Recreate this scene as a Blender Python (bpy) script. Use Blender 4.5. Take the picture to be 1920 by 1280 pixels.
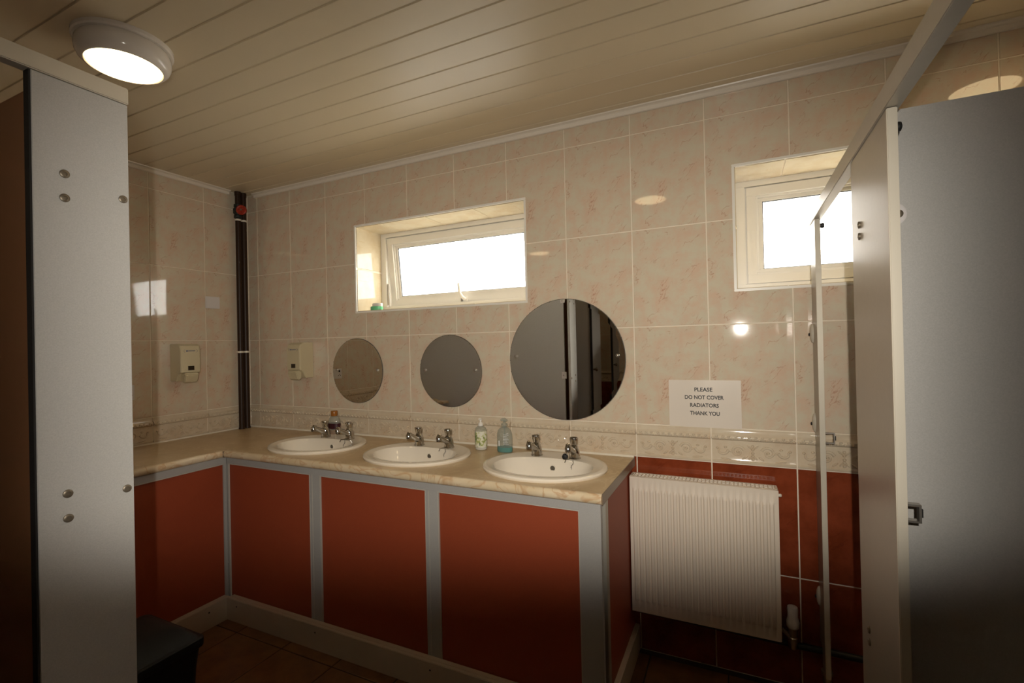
import bpy, bmesh, math, random
from mathutils import Vector, Matrix
random.seed(7)
scene = bpy.context.scene
for o in list(bpy.data.objects):
    bpy.data.objects.remove(o)
C = scene.collection
PI = math.pi

# ------------------------------------------------------------------ camera
CAM = Vector((3.1378, -2.2723, 1.4391))
FWD = Vector((-0.42661674, 0.90441737, 0.00523309))
RGT = Vector((0.90416639, 0.42662443, -0.02178861))
UPV = Vector((0.02193856, 0.0045638, 0.9997489))
cd = bpy.data.cameras.new('camera')
cam = bpy.data.objects.new('camera', cd); C.objects.link(cam)
cd.sensor_width = 36.0; cd.lens = 893.02 / 1920 * 36
cd.clip_start = 0.02
m = Matrix((RGT, UPV, -FWD)).transposed().to_4x4()
m.translation = CAM
cam.matrix_world = m
scene.camera = cam

# ------------------------------------------------------------------ sky, flash, exposure
w = bpy.data.worlds.new('overcast_sky'); scene.world = w; w.use_nodes = True
bg = w.node_tree.nodes['Background']
bg.inputs['Color'].default_value = (1.0, 0.975, 0.92, 1)
bg.inputs["Strength"].default_value = 20.0

# the camera's own flash: a little above and behind the lens, its beam cut off below by the lens barrel
fl = bpy.data.lights.new('camera_flash', 'SPOT')
flash = bpy.data.objects.new('camera_flash', fl); C.objects.link(flash)
fl.energy = 138; fl.color = (1.0, 0.94, 0.84)
fl.spot_size = math.radians(165); fl.spot_blend = 0.1
fl.shadow_soft_size = 0.009
flash.location = CAM - FWD * 0.115 - RGT * 0.02 + Vector((0, 0, 0.095))
flash.rotation_euler = cam.matrix_world.to_euler()
# photometric profile of the flash head: a rectangular beam that fades to the sides and top,
# with the shadow of the lens barrel along its lower side
fl.use_nodes = True
fnt = fl.node_tree; fem = fnt.nodes['Emission']
def fmath(op, a, b=None, c=None):
    n = fnt.nodes.new('ShaderNodeMath'); n.operation = op
    for k, v in enumerate((a, b, c)):
        if v is None: continue
        if isinstance(v, (int, float)): n.inputs[k].default_value = v
        else: fnt.links.new(v, n.inputs[k])
    return n.outputs[0]
def fstep(v, a, b):      # smooth 0 -> 1 from a to b
    n = fnt.nodes.new('ShaderNodeMapRange'); n.interpolation_type = 'SMOOTHERSTEP'
    n.inputs['From Min'].default_value = min(a, b); n.inputs['From Max'].default_value = max(a, b)
    n.inputs['To Min'].default_value = 0.0 if a < b else 1.0; n.inputs['To Max'].default_value = 1.0 if a < b else 0.0
    fnt.links.new(v, n.inputs['Value']); return n.outputs['Result']
ftc = fnt.nodes.new('ShaderNodeTexCoord'); fsp = fnt.nodes.new('ShaderNodeSeparateXYZ'); fnt.links.new(ftc.outputs['Normal'], fsp.inputs[0])
fz = fmath('MAXIMUM', fmath('ABSOLUTE', fsp.outputs['Z']), 0.02)
fu = fmath('ABSOLUTE', fmath('DIVIDE', fsp.outputs['X'], fz)); fv = fmath('DIVIDE', fsp.outputs['Y'], fz)
prof_h = fmath('ADD', fmath('MULTIPLY', fstep(fu, 1.13, 0.30), 0.93), 0.07)
prof_up = fmath('ADD', fmath('MULTIPLY', fstep(fv, 0.78, 0.0), 0.95), 0.05)
prof_dn = fstep(fv, -0.63, -0.34)
fnt.links.new(fmath('MULTIPLY', fmath('MULTIPLY', prof_h, prof_up), prof_dn), fem.inputs['Strength'])

vs = scene.view_settings
scene.display_settings.display_device = 'sRGB'
vs.view_transform = 'Standard'; vs.look = 'None'; vs.exposure = 0.0; vs.gamma = 1.0; vs.use_curve_mapping = False
scene.cycles.use_denoising = True
scene.cycles.max_bounces = 10
scene.cycles.glossy_bounces = 5
scene.cycles.transparent_max_bounces = 12
scene.cycles.caustics_reflective = False
scene.cycles.caustics_refractive = False
scene.cycles.sample_clamp_indirect = 6.0

# ------------------------------------------------------------------ materials
def new_mat(name):
    mt = bpy.data.materials.new(name); mt.use_nodes = True
    nt = mt.node_tree
    return mt, nt, nt.nodes['Principled BSDF']
def nd(nt, t, **kw):
    n = nt.nodes.new(t)
    for k, v in kw.items(): setattr(n, k, v)
    return n
def simple(name, col, rough=0.5, metal=0.0, spec=0.5, noise=None, bump=0.0, bscale=200, coat=0.0, trans=0.0, alpha=1.0, ior=1.45):
    mt, nt, b = new_mat(name)
    b.inputs['Base Color'].default_value = (*col, 1)
    b.inputs['Roughness'].default_value = rough
    b.inputs['Metallic'].default_value = metal
    b.inputs['Specular IOR Level'].default_value = spec
    b.inputs['Coat Weight'].default_value = coat
    b.inputs['Transmission Weight'].default_value = trans
    b.inputs['IOR'].default_value = ior
    tc = None
    if noise:
        sc, amt = noise
        tc = nd(nt, 'ShaderNodeTexCoord')
        n = nd(nt, 'ShaderNodeTexNoise'); n.inputs['Scale'].default_value = sc; n.inputs['Detail'].default_value = 4
        nt.links.new(tc.outputs['Object'], n.inputs['Vector'])
        mx = nd(nt, 'ShaderNodeMix', data_type='RGBA')
        mx.inputs['A'].default_value = (*[c * (1 - amt) for c in col], 1)
        mx.inputs['B'].default_value = (*[min(1, c * (1 + amt)) for c in col], 1)
        nt.links.new(n.outputs['Fac'], mx.inputs['Factor'])
        nt.links.new(mx.outputs['Result'], b.inputs['Base Color'])
    if bump:
        if not tc: tc = nd(nt, 'ShaderNodeTexCoord')
        n2 = nd(nt, 'ShaderNodeTexNoise'); n2.inputs['Scale'].default_value = bscale
        nt.links.new(tc.outputs['Object'], n2.inputs['Vector'])
        bp = nd(nt, 'ShaderNodeBump'); bp.inputs['Strength'].default_value = bump; bp.inputs['Distance'].default_value = 0.002
        nt.links.new(n2.outputs['Fac'], bp.inputs['Height']); nt.links.new(bp.outputs['Normal'], b.inputs['Normal'])
    return mt

def marble(name, base, blotch, vein, vein_amt, rough=0.07, angle=0.9, vscale=1.0, wav=0.03):
    """glazed ceramic with soft blotches and thin slanting veins; the same print on every tile"""
    mt, nt, b = new_mat(name); L = nt.links.new
    tc = nd(nt, 'ShaderNodeTexCoord')
    # the print is laid out on the local x / z face
    blot = nd(nt, 'ShaderNodeTexNoise'); blot.inputs['Scale'].default_value = 9 * vscale; blot.inputs['Detail'].default_value = 5; blot.inputs['Roughness'].default_value = 0.62
    L(tc.outputs['Object'], blot.inputs['Vector'])
    rb = nd(nt, 'ShaderNodeValToRGB'); rb.color_ramp.elements[0].position = 0.40; rb.color_ramp.elements[1].position = 0.64
    rb.color_ramp.elements[0].color = (*base, 1); rb.color_ramp.elements[1].color = (*blotch, 1)
    L(blot.outputs['Fac'], rb.inputs['Fac'])
    al = nd(nt, 'ShaderNodeVectorMath', operation='DOT_PRODUCT'); al.inputs[1].default_value = (math.cos(angle) * 5 * vscale, 0, math.sin(angle) * 5 * vscale); L(tc.outputs['Object'], al.inputs[0])
    ac = nd(nt, 'ShaderNodeVectorMath', operation='DOT_PRODUCT'); ac.inputs[1].default_value = (-math.sin(angle) * 13 * vscale, 0, math.cos(angle) * 13 * vscale); L(tc.outputs['Object'], ac.inputs[0])
    cb = nd(nt, 'ShaderNodeCombineXYZ'); L(al.outputs['Value'], cb.inputs['X']); L(ac.outputs['Value'], cb.inputs['Y'])
    warp = nd(nt, 'ShaderNodeTexNoise'); warp.inputs['Scale'].default_value = 1.0; warp.inputs['Detail'].default_value = 5; warp.inputs['Roughness'].default_value = 0.55; warp.inputs['Distortion'].default_value = 0.3
    L(cb.outputs['Vector'], warp.inputs['Vector'])
    # thin line where the noise crosses 0.5
    sb = nd(nt, 'ShaderNodeMath', operation='SUBTRACT'); sb.inputs[1].default_value = 0.5; L(warp.outputs['Fac'], sb.inputs[0])
    ab = nd(nt, 'ShaderNodeMath', operation='ABSOLUTE'); L(sb.outputs[0], ab.inputs[0])
    rv = nd(nt, 'ShaderNodeValToRGB'); rv.color_ramp.elements[0].position = 0.0; rv.color_ramp.elements[1].position = 0.016
    rv.color_ramp.elements[0].color = (1, 1, 1, 1); rv.color_ramp.elements[1].color = (0, 0, 0, 1)
    L(ab.outputs[0], rv.inputs['Fac'])
    mask = nd(nt, 'ShaderNodeTexNoise'); mask.inputs['Scale'].default_value = 11 * vscale; mask.inputs['Detail'].default_value = 3
    L(tc.outputs['Object'], mask.inputs['Vector'])
    rm = nd(nt, 'ShaderNodeValToRGB'); rm.color_ramp.elements[0].position = 0.50; rm.color_ramp.elements[1].position = 0.62
    L(mask.outputs['Fac'], rm.inputs['Fac'])
    mu = nd(nt, 'ShaderNodeMath', operation='MULTIPLY'); L(rv.outputs['Color'], mu.inputs[0]); L(rm.outputs['Color'], mu.inputs[1])
    mu2 = nd(nt, 'ShaderNodeMath', operation='MULTIPLY'); mu2.inputs[1].default_value = vein_amt; L(mu.outputs[0], mu2.inputs[0])
    mx = nd(nt, 'ShaderNodeMix', data_type='RGBA'); L(mu2.outputs[0], mx.inputs['Factor']); L(rb.outputs['Color'], mx.inputs['A']); mx.inputs['B'].default_value = (*vein, 1)
    L(mx.outputs['Result'], b.inputs['Base Color'])
    b.inputs['Roughness'].default_value = rough
    b.inputs['Specular IOR Level'].default_value = 0.5
    if wav:
        wn = nd(nt, 'ShaderNodeTexNoise'); wn.inputs['Scale'].default_value = 7
        L(tc.outputs['Object'], wn.inputs['Vector'])
        bp = nd(nt, 'ShaderNodeBump'); bp.inputs['Strength'].default_value = wav; bp.inputs['Distance'].default_value = 0.01
        L(wn.outputs['Fac'], bp.inputs['Height']); L(bp.outputs['Normal'], b.inputs['Normal'])
    return mt

M = {}
M['tile_pink'] = marble('pink_marbled_tile', (0.605, 0.535, 0.405), (0.62, 0.455, 0.335), (0.40, 0.17, 0.10), 0.62, rough=0.04, angle=0.80, vscale=1.55, wav=0.02)
M['tile_red'] = marble('terracotta_tile', (0.235, 0.048, 0.018), (0.16, 0.030, 0.010), (0.10, 0.015, 0.006), 0.5, angle=0.5)
M['tile_dado'] = marble('cream_relief_tile', (0.62, 0.53, 0.40), (0.57, 0.45, 0.32), (0.5, 0.32, 0.18), 0.25, rough=0.06)
M['tile_reveal'] = marble('cream_reveal_tile', (0.58, 0.50, 0.35), (0.53, 0.43, 0.28), (0.45, 0.3, 0.15), 0.3, wav=0.02)
M['grout'] = simple('grout', (0.76, 0.67, 0.54), 0.8, noise=(40, 0.08))
M['grout_dark'] = simple('floor_grout', (0.03, 0.02, 0.014), 0.9)
M['floor_tile'] = marble('brown_floor_tile', (0.16, 0.075, 0.026), (0.10, 0.045, 0.016), (0.05, 0.02, 0.01), 0.4, rough=0.35, wav=0.0)
M['pvc'] = simple('cream_pvc_plank', (0.66, 0.56, 0.395), 0.40, spec=0.45, noise=(3, 0.02))
M['trim_white'] = simple('white_pvc_trim', (0.78, 0.71, 0.61), 0.3)
M['upvc'] = simple('white_upvc', (0.80, 0.76, 0.68), 0.28)
M['laminate_grey'] = simple('grey_speckled_laminate', (0.43, 0.415, 0.39), 0.42, spec=0.4, noise=(420, 0.16), bump=0.06, bscale=500)
M['laminate_red'] = simple('terracotta_laminate', (0.27, 0.052, 0.020), 0.48, spec=0.35, noise=(300, 0.10), bump=0.05, bscale=500)
M['laminate_brown'] = simple('red_brown_laminate', (0.25, 0.115, 0.05), 0.5, noise=(300, 0.1))
M['frame_grey'] = simple('grey_frame_laminate', (0.345, 0.33, 0.31), 0.45, noise=(420, 0.12))
M['alu'] = simple('satin_aluminium', (0.44, 0.40, 0.335), 0.40, metal=0.5, noise=(60, 0.05))
M['satin_panel'] = simple('satin_grey_panel', (0.36, 0.32, 0.27), 0.33, metal=0.45, noise=(90, 0.06))
M['alu_bright'] = simple('pale_anodised_trim', (0.54, 0.49, 0.40), 0.45, metal=0.15)
M['edging'] = simple('pale_panel_edging', (0.42, 0.39, 0.34), 0.5)
M['kick'] = simple('cream_kickboard', (0.50, 0.42, 0.33), 0.4, noise=(8, 0.06))
M['dark'] = simple('shade_and_dark_fittings', (0.012, 0.010, 0.009), 0.8)  # near-black: shade of gaps and openings put into colour, also dark fittings
M['overflow'] = simple('overflow_hole_shade', (0.10, 0.085, 0.065), 0.4)  # shade inside the overflow put into the colour
M['steel'] = simple('worn_steel', (0.42, 0.39, 0.35), 0.3, metal=0.9)
M['chrome'] = simple('chrome', (0.55, 0.53, 0.50), 0.09, metal=1.0, noise=(30, 0.08))
M['brass'] = simple('antique_brass', (0.20, 0.165, 0.12), 0.42, metal=0.6)
M['ceramic'] = simple('cream_white_ceramic', (0.80, 0.72, 0.60), 0.07, coat=0.3)
M['pipe'] = simple('dark_brown_pipe', (0.030, 0.014, 0.007), 0.42, spec=0.3)
M['valve_black'] = simple('black_valve', (0.012, 0.016, 0.013), 0.45)
M['red_plastic'] = simple('red_wheel', (0.30, 0.025, 0.010), 0.35)
M['plate'] = simple('white_plastic', (0.66, 0.62, 0.60), 0.35)
M['paper'] = simple('laminated_paper', (0.70, 0.62, 0.53), 0.22)
M['ink'] = simple('black_ink', (0.022, 0.02, 0.018), 0.5)
M['beige'] = simple('beige_plastic', (0.56, 0.48, 0.31), 0.3)
M['blue_ink'] = simple('faded_blue_print', (0.10, 0.10, 0.18), 0.5)
M['tinted'] = simple('tinted_window', (0.035, 0.022, 0.012), 0.12)
M['bin'] = simple('black_plastic', (0.008, 0.0085, 0.008), 0.5, spec=0.2, bump=0.1, bscale=60)
M['radiator'] = simple('cream_radiator_enamel', (0.66, 0.57, 0.47), 0.48, spec=0.3)
M['lamp_body'] = simple('white_lamp_body', (0.75, 0.70, 0.64), 0.12)
M['plaster'] = simple('outside_render', (0.6, 0.58, 0.54), 0.9)
M['ground'] = simple('outside_paving', (0.32, 0.31, 0.29), 0.9, noise=(4, 0.2))
M['mirror'] = simple('mirror_glass', (0.90, 0.90, 0.86), 0.008, metal=1.0)
M['mirror_edge'] = simple('mirror_edge', (0.10, 0.085, 0.065), 0.4)
M['rubber'] = simple('black_rubber', (0.01, 0.01, 0.01), 0.5)
M['white_soap'] = simple('white_bottle_plastic', (0.78, 0.74, 0.68), 0.25)
M['amber_cap'] = simple('amber_cap', (0.33, 0.12, 0.02), 0.25)
M['plum'] = simple('plum_label', (0.045, 0.008, 0.012), 0.4)
M['teal'] = simple('teal_soap', (0.02, 0.26, 0.24), 0.1)
M['mint'] = simple('mint_soap', (0.16, 0.55, 0.28), 0.3)
M['seal'] = simple('white_sealant', (0.72, 0.66, 0.55), 0.4)
M['white_print'] = simple('white_print', (0.72, 0.72, 0.70), 0.5)
M['ink_green'] = simple('dark_green_print', (0.10, 0.14, 0.06), 0.5)

def glassy(name, col, amt):
    """clear plastic: mostly see-through with a tint and a sheen"""
    mt, nt, b = new_mat(name); L = nt.links.new
    b.inputs['Base Color'].default_value = (*col, 1); b.inputs['Roughness'].default_value = 0.08
    tr = nd(nt, 'ShaderNodeBsdfTransparent'); tr.inputs['Color'].default_value = (0.93, 0.94, 0.92, 1)
    mx = nd(nt, 'ShaderNodeMixShader'); mx.inputs['Fac'].default_value = amt
    L(tr.outputs[0], mx.inputs[1]); L(b.outputs[0], mx.inputs[2])
    L(mx.outputs[0], nt.nodes['Material Output'].inputs['Surface'])
    return mt
M['clear'] = glassy('clear_plastic', (0.55, 0.55, 0.48), 0.30)
M['clear_blue'] = glassy('clear_bluish_plastic', (0.45, 0.50, 0.46), 0.24)

# frosted window glass: scatters the daylight behind it
mt, nt, b = new_mat('frosted_glass')
b.inputs['Base Color'].default_value = (0.9, 0.9, 0.9, 1); b.inputs['Roughness'].default_value = 0.25
tl = nd(nt, 'ShaderNodeBsdfTranslucent'); tl.inputs['Color'].default_value = (0.95, 0.95, 0.93, 1)
tr = nd(nt, 'ShaderNodeBsdfTransparent'); tr.inputs['Color'].default_value = (0.95, 0.95, 0.95, 1)
m1 = nd(nt, 'ShaderNodeMixShader'); m1.inputs['Fac'].default_value = 0.6
m2 = nd(nt, 'ShaderNodeMixShader'); m2.inputs['Fac'].default_value = 0.08
nt.links.new(tl.outputs[0], m1.inputs[1]); nt.links.new(tr.outputs[0], m1.inputs[2])
nt.links.new(m1.outputs[0], m2.inputs[1]); nt.links.new(b.outputs[0], m2.inputs[2])
nt.links.new(m2.outputs[0], nt.nodes['Material Output'].inputs['Surface'])
M['frosted'] = mt

def emit(name, col, strength):
    mt, nt, b = new_mat(name)
    b.inputs['Base Color'].default_value = (0.8, 0.78, 0.7, 1)
    b.inputs['Emission Color'].default_value = (*col, 1); b.inputs['Emission Strength'].default_value = strength
    return mt
M['lamp_lens'] = emit('lit_lamp_diffuser', (1.0, 0.74, 0.40), 7.5)

# worktop laminate: tan marble with pale veins
def worktop_mat(name, a, bcol, vein, vs_, amt=0.55, wid=0.02):
    mt, nt, b = new_mat(name); L = nt.links.new
    tc = nd(nt, 'ShaderNodeTexCoord')
    n = nd(nt, 'ShaderNodeTexNoise'); n.inputs['Scale'].default_value = 4.5 * vs_; n.inputs['Detail'].default_value = 6; n.inputs['Distortion'].default_value = 0.8
    L(tc.outputs['Object'], n.inputs['Vector'])
    r_ = nd(nt, 'ShaderNodeValToRGB'); r_.color_ramp.elements[0].position = 0.38; r_.color_ramp.elements[1].position = 0.64
    r_.color_ramp.elements[0].color = (*a, 1); r_.color_ramp.elements[1].color = (*bcol, 1); L(n.outputs['Fac'], r_.inputs['Fac'])
    n2 = nd(nt, 'ShaderNodeTexNoise'); n2.inputs['Scale'].default_value = 6.5 * vs_; n2.inputs['Detail'].default_value = 3; n2.inputs['Distortion'].default_value = 1.4
    L(tc.outputs['Object'], n2.inputs['Vector'])
    sb = nd(nt, 'ShaderNodeMath', operation='SUBTRACT'); sb.inputs[1].default_value = 0.5; L(n2.outputs['Fac'], sb.inputs[0])
    ab = nd(nt, 'ShaderNodeMath', operation='ABSOLUTE'); L(sb.outputs[0], ab.inputs[0])
    rv = nd(nt, 'ShaderNodeValToRGB'); rv.color_ramp.elements[0].color = (amt, amt, amt, 1); rv.color_ramp.elements[1].color = (0, 0, 0, 1); rv.color_ramp.elements[1].position = wid
    L(ab.outputs[0], rv.inputs['Fac'])
    mx = nd(nt, 'ShaderNodeMix', data_type='RGBA'); L(rv.outputs['Color'], mx.inputs['Factor']); L(r_.outputs['Color'], mx.inputs['A']); mx.inputs['B'].default_value = (*vein, 1)
    L(mx.outputs['Result'], b.inputs['Base Color']); b.inputs['Roughness'].default_value = 0.32
    return mt
M['worktop'] = worktop_mat('tan_marble_laminate', (0.50, 0.355, 0.185), (0.58, 0.43, 0.25), (0.64, 0.51, 0.32), 1.0, 0.7, 0.03)
M['worktop_edge'] = worktop_mat('veined_laminate_edge', (0.58, 0.45, 0.28), (0.66, 0.54, 0.37), (0.44, 0.22, 0.09), 1.3, 0.62, 0.05)
M['edge_brown'] = simple('brown_edging_strip', (0.19, 0.135, 0.09), 0.3)

# flowered soap label
mt, nt, b = new_mat('green_flowered_label'); L = nt.links.new
tc = nd(nt, 'ShaderNodeTexCoord'); n = nd(nt, 'ShaderNodeTexNoise'); n.inputs['Scale'].default_value = 60; n.inputs['Detail'].default_value = 2
L(tc.outputs['Object'], n.inputs['Vector'])
r_ = nd(nt, 'ShaderNodeValToRGB'); e = r_.color_ramp.elements
e[0].position = 0.34; e[0].color = (0.14, 0.20, 0.07, 1); e[1].position = 0.56; e[1].color = (0.70, 0.68, 0.56, 1)
q = e.new(0.43); q.color = (0.48, 0.50, 0.18, 1); q = e.new(0.49); q.color = (0.66, 0.64, 0.50, 1)
L(n.outputs['Fac'], r_.inputs['Fac']); L(r_.outputs['Color'], b.inputs['Base Color']); b.inputs['Roughness'].default_value = 0.3
M['flower_label'] = mt

# ------------------------------------------------------------------ mesh helpers
ORG = {}
class MB:
    def __init__(s): s.v = []; s.f = []
    def add(s, vs, fs):
        k = len(s.v); s.v += [Vector(p) for p in vs]; s.f += [tuple(i + k for i in f) for f in fs]; return s
    def box(s, x0, x1, y0, y1, z0, z1):
        v = [(x, y, z) for x in (x0, x1) for y in (y0, y1) for z in (z0, z1)]
        return s.add(v, [(0, 1, 3, 2), (4, 6, 7, 5), (0, 4, 5, 1), (2, 3, 7, 6), (0, 2, 6, 4), (1, 5, 7, 3)])
    def loft(s, rings, cap0=True, cap1=True, closed=True):
        n = len(rings[0]); vs = [p for r in rings for p in r]; fs = []
        for i in range(len(rings) - 1):
            for j in range(n if closed else n - 1):
                a = i * n + j; b_ = i * n + (j + 1) % n
                fs.append((a, b_, b_ + n, a + n))
        if cap0: fs.append(tuple(range(n - 1, -1, -1)))
        if cap1: fs.append(tuple(range((len(rings) - 1) * n, len(rings) * n)))
        return s.add(vs, fs)
    def lathe(s, prof, c=(0, 0, 0), axis='z', n=24, cap0=True, cap1=True):
        """prof: (radius, height) along the axis"""
        rings = []
        for r, h in prof:
            ring = []
            for k in range(n):
                t = 2 * PI * k / n; a, b_ = r * math.cos(t), r * math.sin(t)
                if axis == 'z': p = (c[0] + a, c[1] + b_, c[2] + h)
                elif axis == 'y': p = (c[0] + b_, c[1] + h, c[2] + a)
                else: p = (c[0] + h, c[1] + a, c[2] + b_)
                ring.append(p)
            rings.append(ring)
        return s.loft(rings, cap0, cap1)
    def tube(s, pts, rad, n=8, cap=True):
        pts = [Vector(p) for p in pts]; rings = []
        rr = rad if isinstance(rad, (list, tuple)) else [rad] * len(pts)
        up = None
        for i, p in enumerate(pts):
            d = (pts[min(i + 1, len(pts) - 1)] - pts[max(i - 1, 0)]).normalized()
            if up is None:
                up = Vector((0, 0, 1)) if abs(d.z) < 0.9 else Vector((1, 0, 0))
            a = d.cross(up).normalized(); b_ = a.cross(d).normalized(); up = b_
            rings.append([p + rr[i] * (math.cos(2 * PI * k / n) * a + math.sin(2 * PI * k / n) * b_) for k in range(n)])
        return s.loft(rings, cap, cap)
    def prism(s, poly, axis, a0, a1):
        """poly: 2-D outline extruded along axis ('x': (y,z), 'y': (x,z), 'z': (x,y))"""
        def P(u, v, a): return (a, u, v) if axis == 'x' else (u, a, v) if axis == 'y' else (u, v, a)
        return s.loft([[P(u, v, a0) for u, v in poly], [P(u, v, a1) for u, v in poly]])
    def mesh(s, name, org=Vector(), smooth=False, bevel=0):
        me = bpy.data.meshes.new(name)
        me.from_pydata([p - org for p in s.v], [], s.f)
        bm = bmesh.new(); bm.from_mesh(me)
        bmesh.ops.recalc_face_normals(bm, faces=bm.faces)
        if bevel:
            es = [e_ for e_ in bm.edges if len(e_.link_faces) == 2 and e_.calc_face_angle(0) > 0.6]
            bmesh.ops.bevel(bm, geom=es, offset=bevel, segments=2, affect='EDGES', clamp_overlap=True)
        bm.to_mesh(me); bm.free()
        if smooth:
            me.polygons.foreach_set('use_smooth', [True] * len(me.polygons))
            try: me.set_sharp_from_angle(angle=math.radians(38))
            except Exception: pass
        return me
    def build(s, name, mat, parent=None, smooth=False, bevel=0, loc=None):
        if parent is not None: org = ORG[parent.name]
        else: org = Vector(loc) if loc is not None else Vector()
        me = s.mesh(name, org, smooth, bevel)
        me.materials.append(M[mat])
        o = bpy.data.objects.new(name, me); C.objects.link(o)
        if parent is not None: o.parent = parent
        else: o.location = org
        ORG[o.name] = org
        return o
def thing(name, label, cat, loc, group=None):
    o = bpy.data.objects.new(name, None); C.objects.link(o); o.location = loc; o.empty_display_size = 0.05
    ORG[o.name] = Vector(loc)
    return tag(o, label, cat, group)
def tag(o, label, cat, group=None):
    o['label'] = label; o['category'] = cat
    if group: o['group'] = group
    return o
def structure(o, label=None):
    o['kind'] = 'structure'
    if label: o['label'] = label
    return o
def place(name, me, parent, loc, rot=(0, 0, 0)):
    """a piece that shares mesh data; loc is a world position"""
    o = bpy.data.objects.new(name, me); C.objects.link(o); o.parent = parent
    o.location = Vector(loc) - ORG[parent.name]; o.rotation_euler = rot
    ORG[o.name] = Vector(loc)
    return o
def plate_holes(outer, holes, z0, z1):
    """flat plate with holes (outlines in x,y), closed between z0 and z1"""
    bm = bmesh.new()
    loops = [outer] + holes; es = []; vl = []
    for lp in loops:
        vs_ = [bm.verts.new((x, y, z1)) for x, y in lp]; vl.append(vs_)
        for i in range(len(vs_)): es.append(bm.edges.new((vs_[i], vs_[(i + 1) % len(vs_)])))
    bmesh.ops.triangle_fill(bm, use_beauty=True, use_dissolve=False, edges=es)
    bm.verts.index_update()
    top = [[v.index for v in f.verts] for f in bm.faces]
    co = [v.co.copy() for v in bm.verts]
    k = len(co); mb = MB()
    vs2 = co + [Vector((c.x, c.y, z0)) for c in co]
    fs = [tuple(f) for f in top] + [tuple(i + k for i in reversed(f)) for f in top]
    for vs_ in vl:
        idx = [v.index for v in vs_]
        for i in range(len(idx)):
            a, b_ = idx[i], idx[(i + 1) % len(idx)]; fs.append((a, b_, b_ + k, a + k))
    bm.free(); mb.add(vs2, fs)
    return mb
def arc(cx, cy, r, a0, a1, n):
    return [(cx + r * math.cos(a0 + (a1 - a0) * i / n), cy + r * math.sin(a0 + (a1 - a0) * i / n)) for i in range(n + 1)]

# ------------------------------------------------------------------ room dimensions
XR, YF, ZC = 4.90, -3.85, 2.532          # right wall, far (entrance) wall, ceiling
TW, TH, TX0 = 0.325, 0.4532, 0.1019      # wall tile pitch, first column
ZR = [0.0, 0.4488, 0.9003, 1.0518, 1.505, 1.9583, 2.4115, 2.531]   # tile rows: 2 red, dado, 3 pink, cut top row
W1 = (0.995, 2.157, 1.655, 2.196)        # window openings x0,x1,z0,z1
W2 = (3.137, 4.299, 1.648, 2.190)
GAP = 0.0050; GY = 0.0022                 # joint width, joint depth

# ------------------------------------------------------------------ walls
def wall_slab(name, rects, mat):
    mb = MB()
    for r in rects: mb.box(*r)
    return structure(mb.build(name, mat))
xs = [-0.3, W1[0] , W1[1], W2[0], W2[1], XR + 0.3]
back = [(-0.3, XR + 0.3, GY, 0.36, -0.1, W2[2]), (-0.3, XR + 0.3, GY, 0.36, W1[3], 2.72),
        (-0.3, W1[0], GY, 0.36, W2[2], W1[3]), (W1[1], W2[0], GY, 0.36, W2[2], W1[3]), (W2[1], XR + 0.3, GY, 0.36, W2[2], W1[3]),
        (W1[0], W1[1], GY, 0.36, W2[2], W1[2]), (W2[0], W2[1], GY, 0.36, W2[3], W1[3])]
wall_back = wall_slab('wall_back', back, 'grout')
wall_left = wall_slab('wall_left', [(-0.3, -GY, YF - 0.3, GY, -0.1, 2.72)], 'grout')
wall_front = wall_slab('wall_front', [(-0.3, XR + 0.3, YF - 0.3, YF - GY, -0.1, 2.72)], 'grout')
wall_right = wall_slab('wall_right', [(XR + GY, XR + 0.3, YF - 0.3, GY, -0.1, 2.72)], 'grout')

TILE_CACHE = {}
def tile_mesh(kind, rects):
    key = (kind, tuple(tuple(round(v, 4) for v in r) for r in rects))
    if key in TILE_CACHE: return TILE_CACHE[key]
    mb = MB(); c = 0.0014; d = 0.0045
    single = len(rects) == 1
    for x0, x1, z0, z1 in rects:
        k = c if single else 0.0
        ring0 = [(x0, d, z0), (x1, d, z0), (x1, d, z1), (x0, d, z1)]
        ring1 = [(x0, k * .7, z0), (x1, k * .7, z0), (x1, k * .7, z1), (x0, k * .7, z1)]
        ring2 = [(x0 + k, 0, z0 + k), (x1 - k, 0, z0 + k), (x1 - k, 0, z1 - k), (x0 + k, 0, z1 - k)]
        mb.loft([ring0, ring1, ring2] if single else [ring0, ring2], True, True)
    me = mb.mesh('wall_tile')
    me.materials.append(M[kind]); TILE_CACHE[key] = me
    return me
def subtract(r, h):
    x0, x1, z0, z1 = r; a0, a1, c0, c1 = h
    if a1 <= x0 or a0 >= x1 or c1 <= z0 or c0 >= z1: return [r]
    out = []
    if c0 > z0: out.append((x0, x1, z0, c0))
    if c1 < z1: out.append((x0, x1, c1, z1))
    m0, m1 = max(z0, c0), min(z1, c1)
    if a0 > x0: out.append((x0, a0, m0, m1))
    if a1 < x1: out.append((a1, x1, m0, m1))
    return [q for q in out if q[1] - q[0] > 0.002 and q[3] - q[2] > 0.002]

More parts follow.
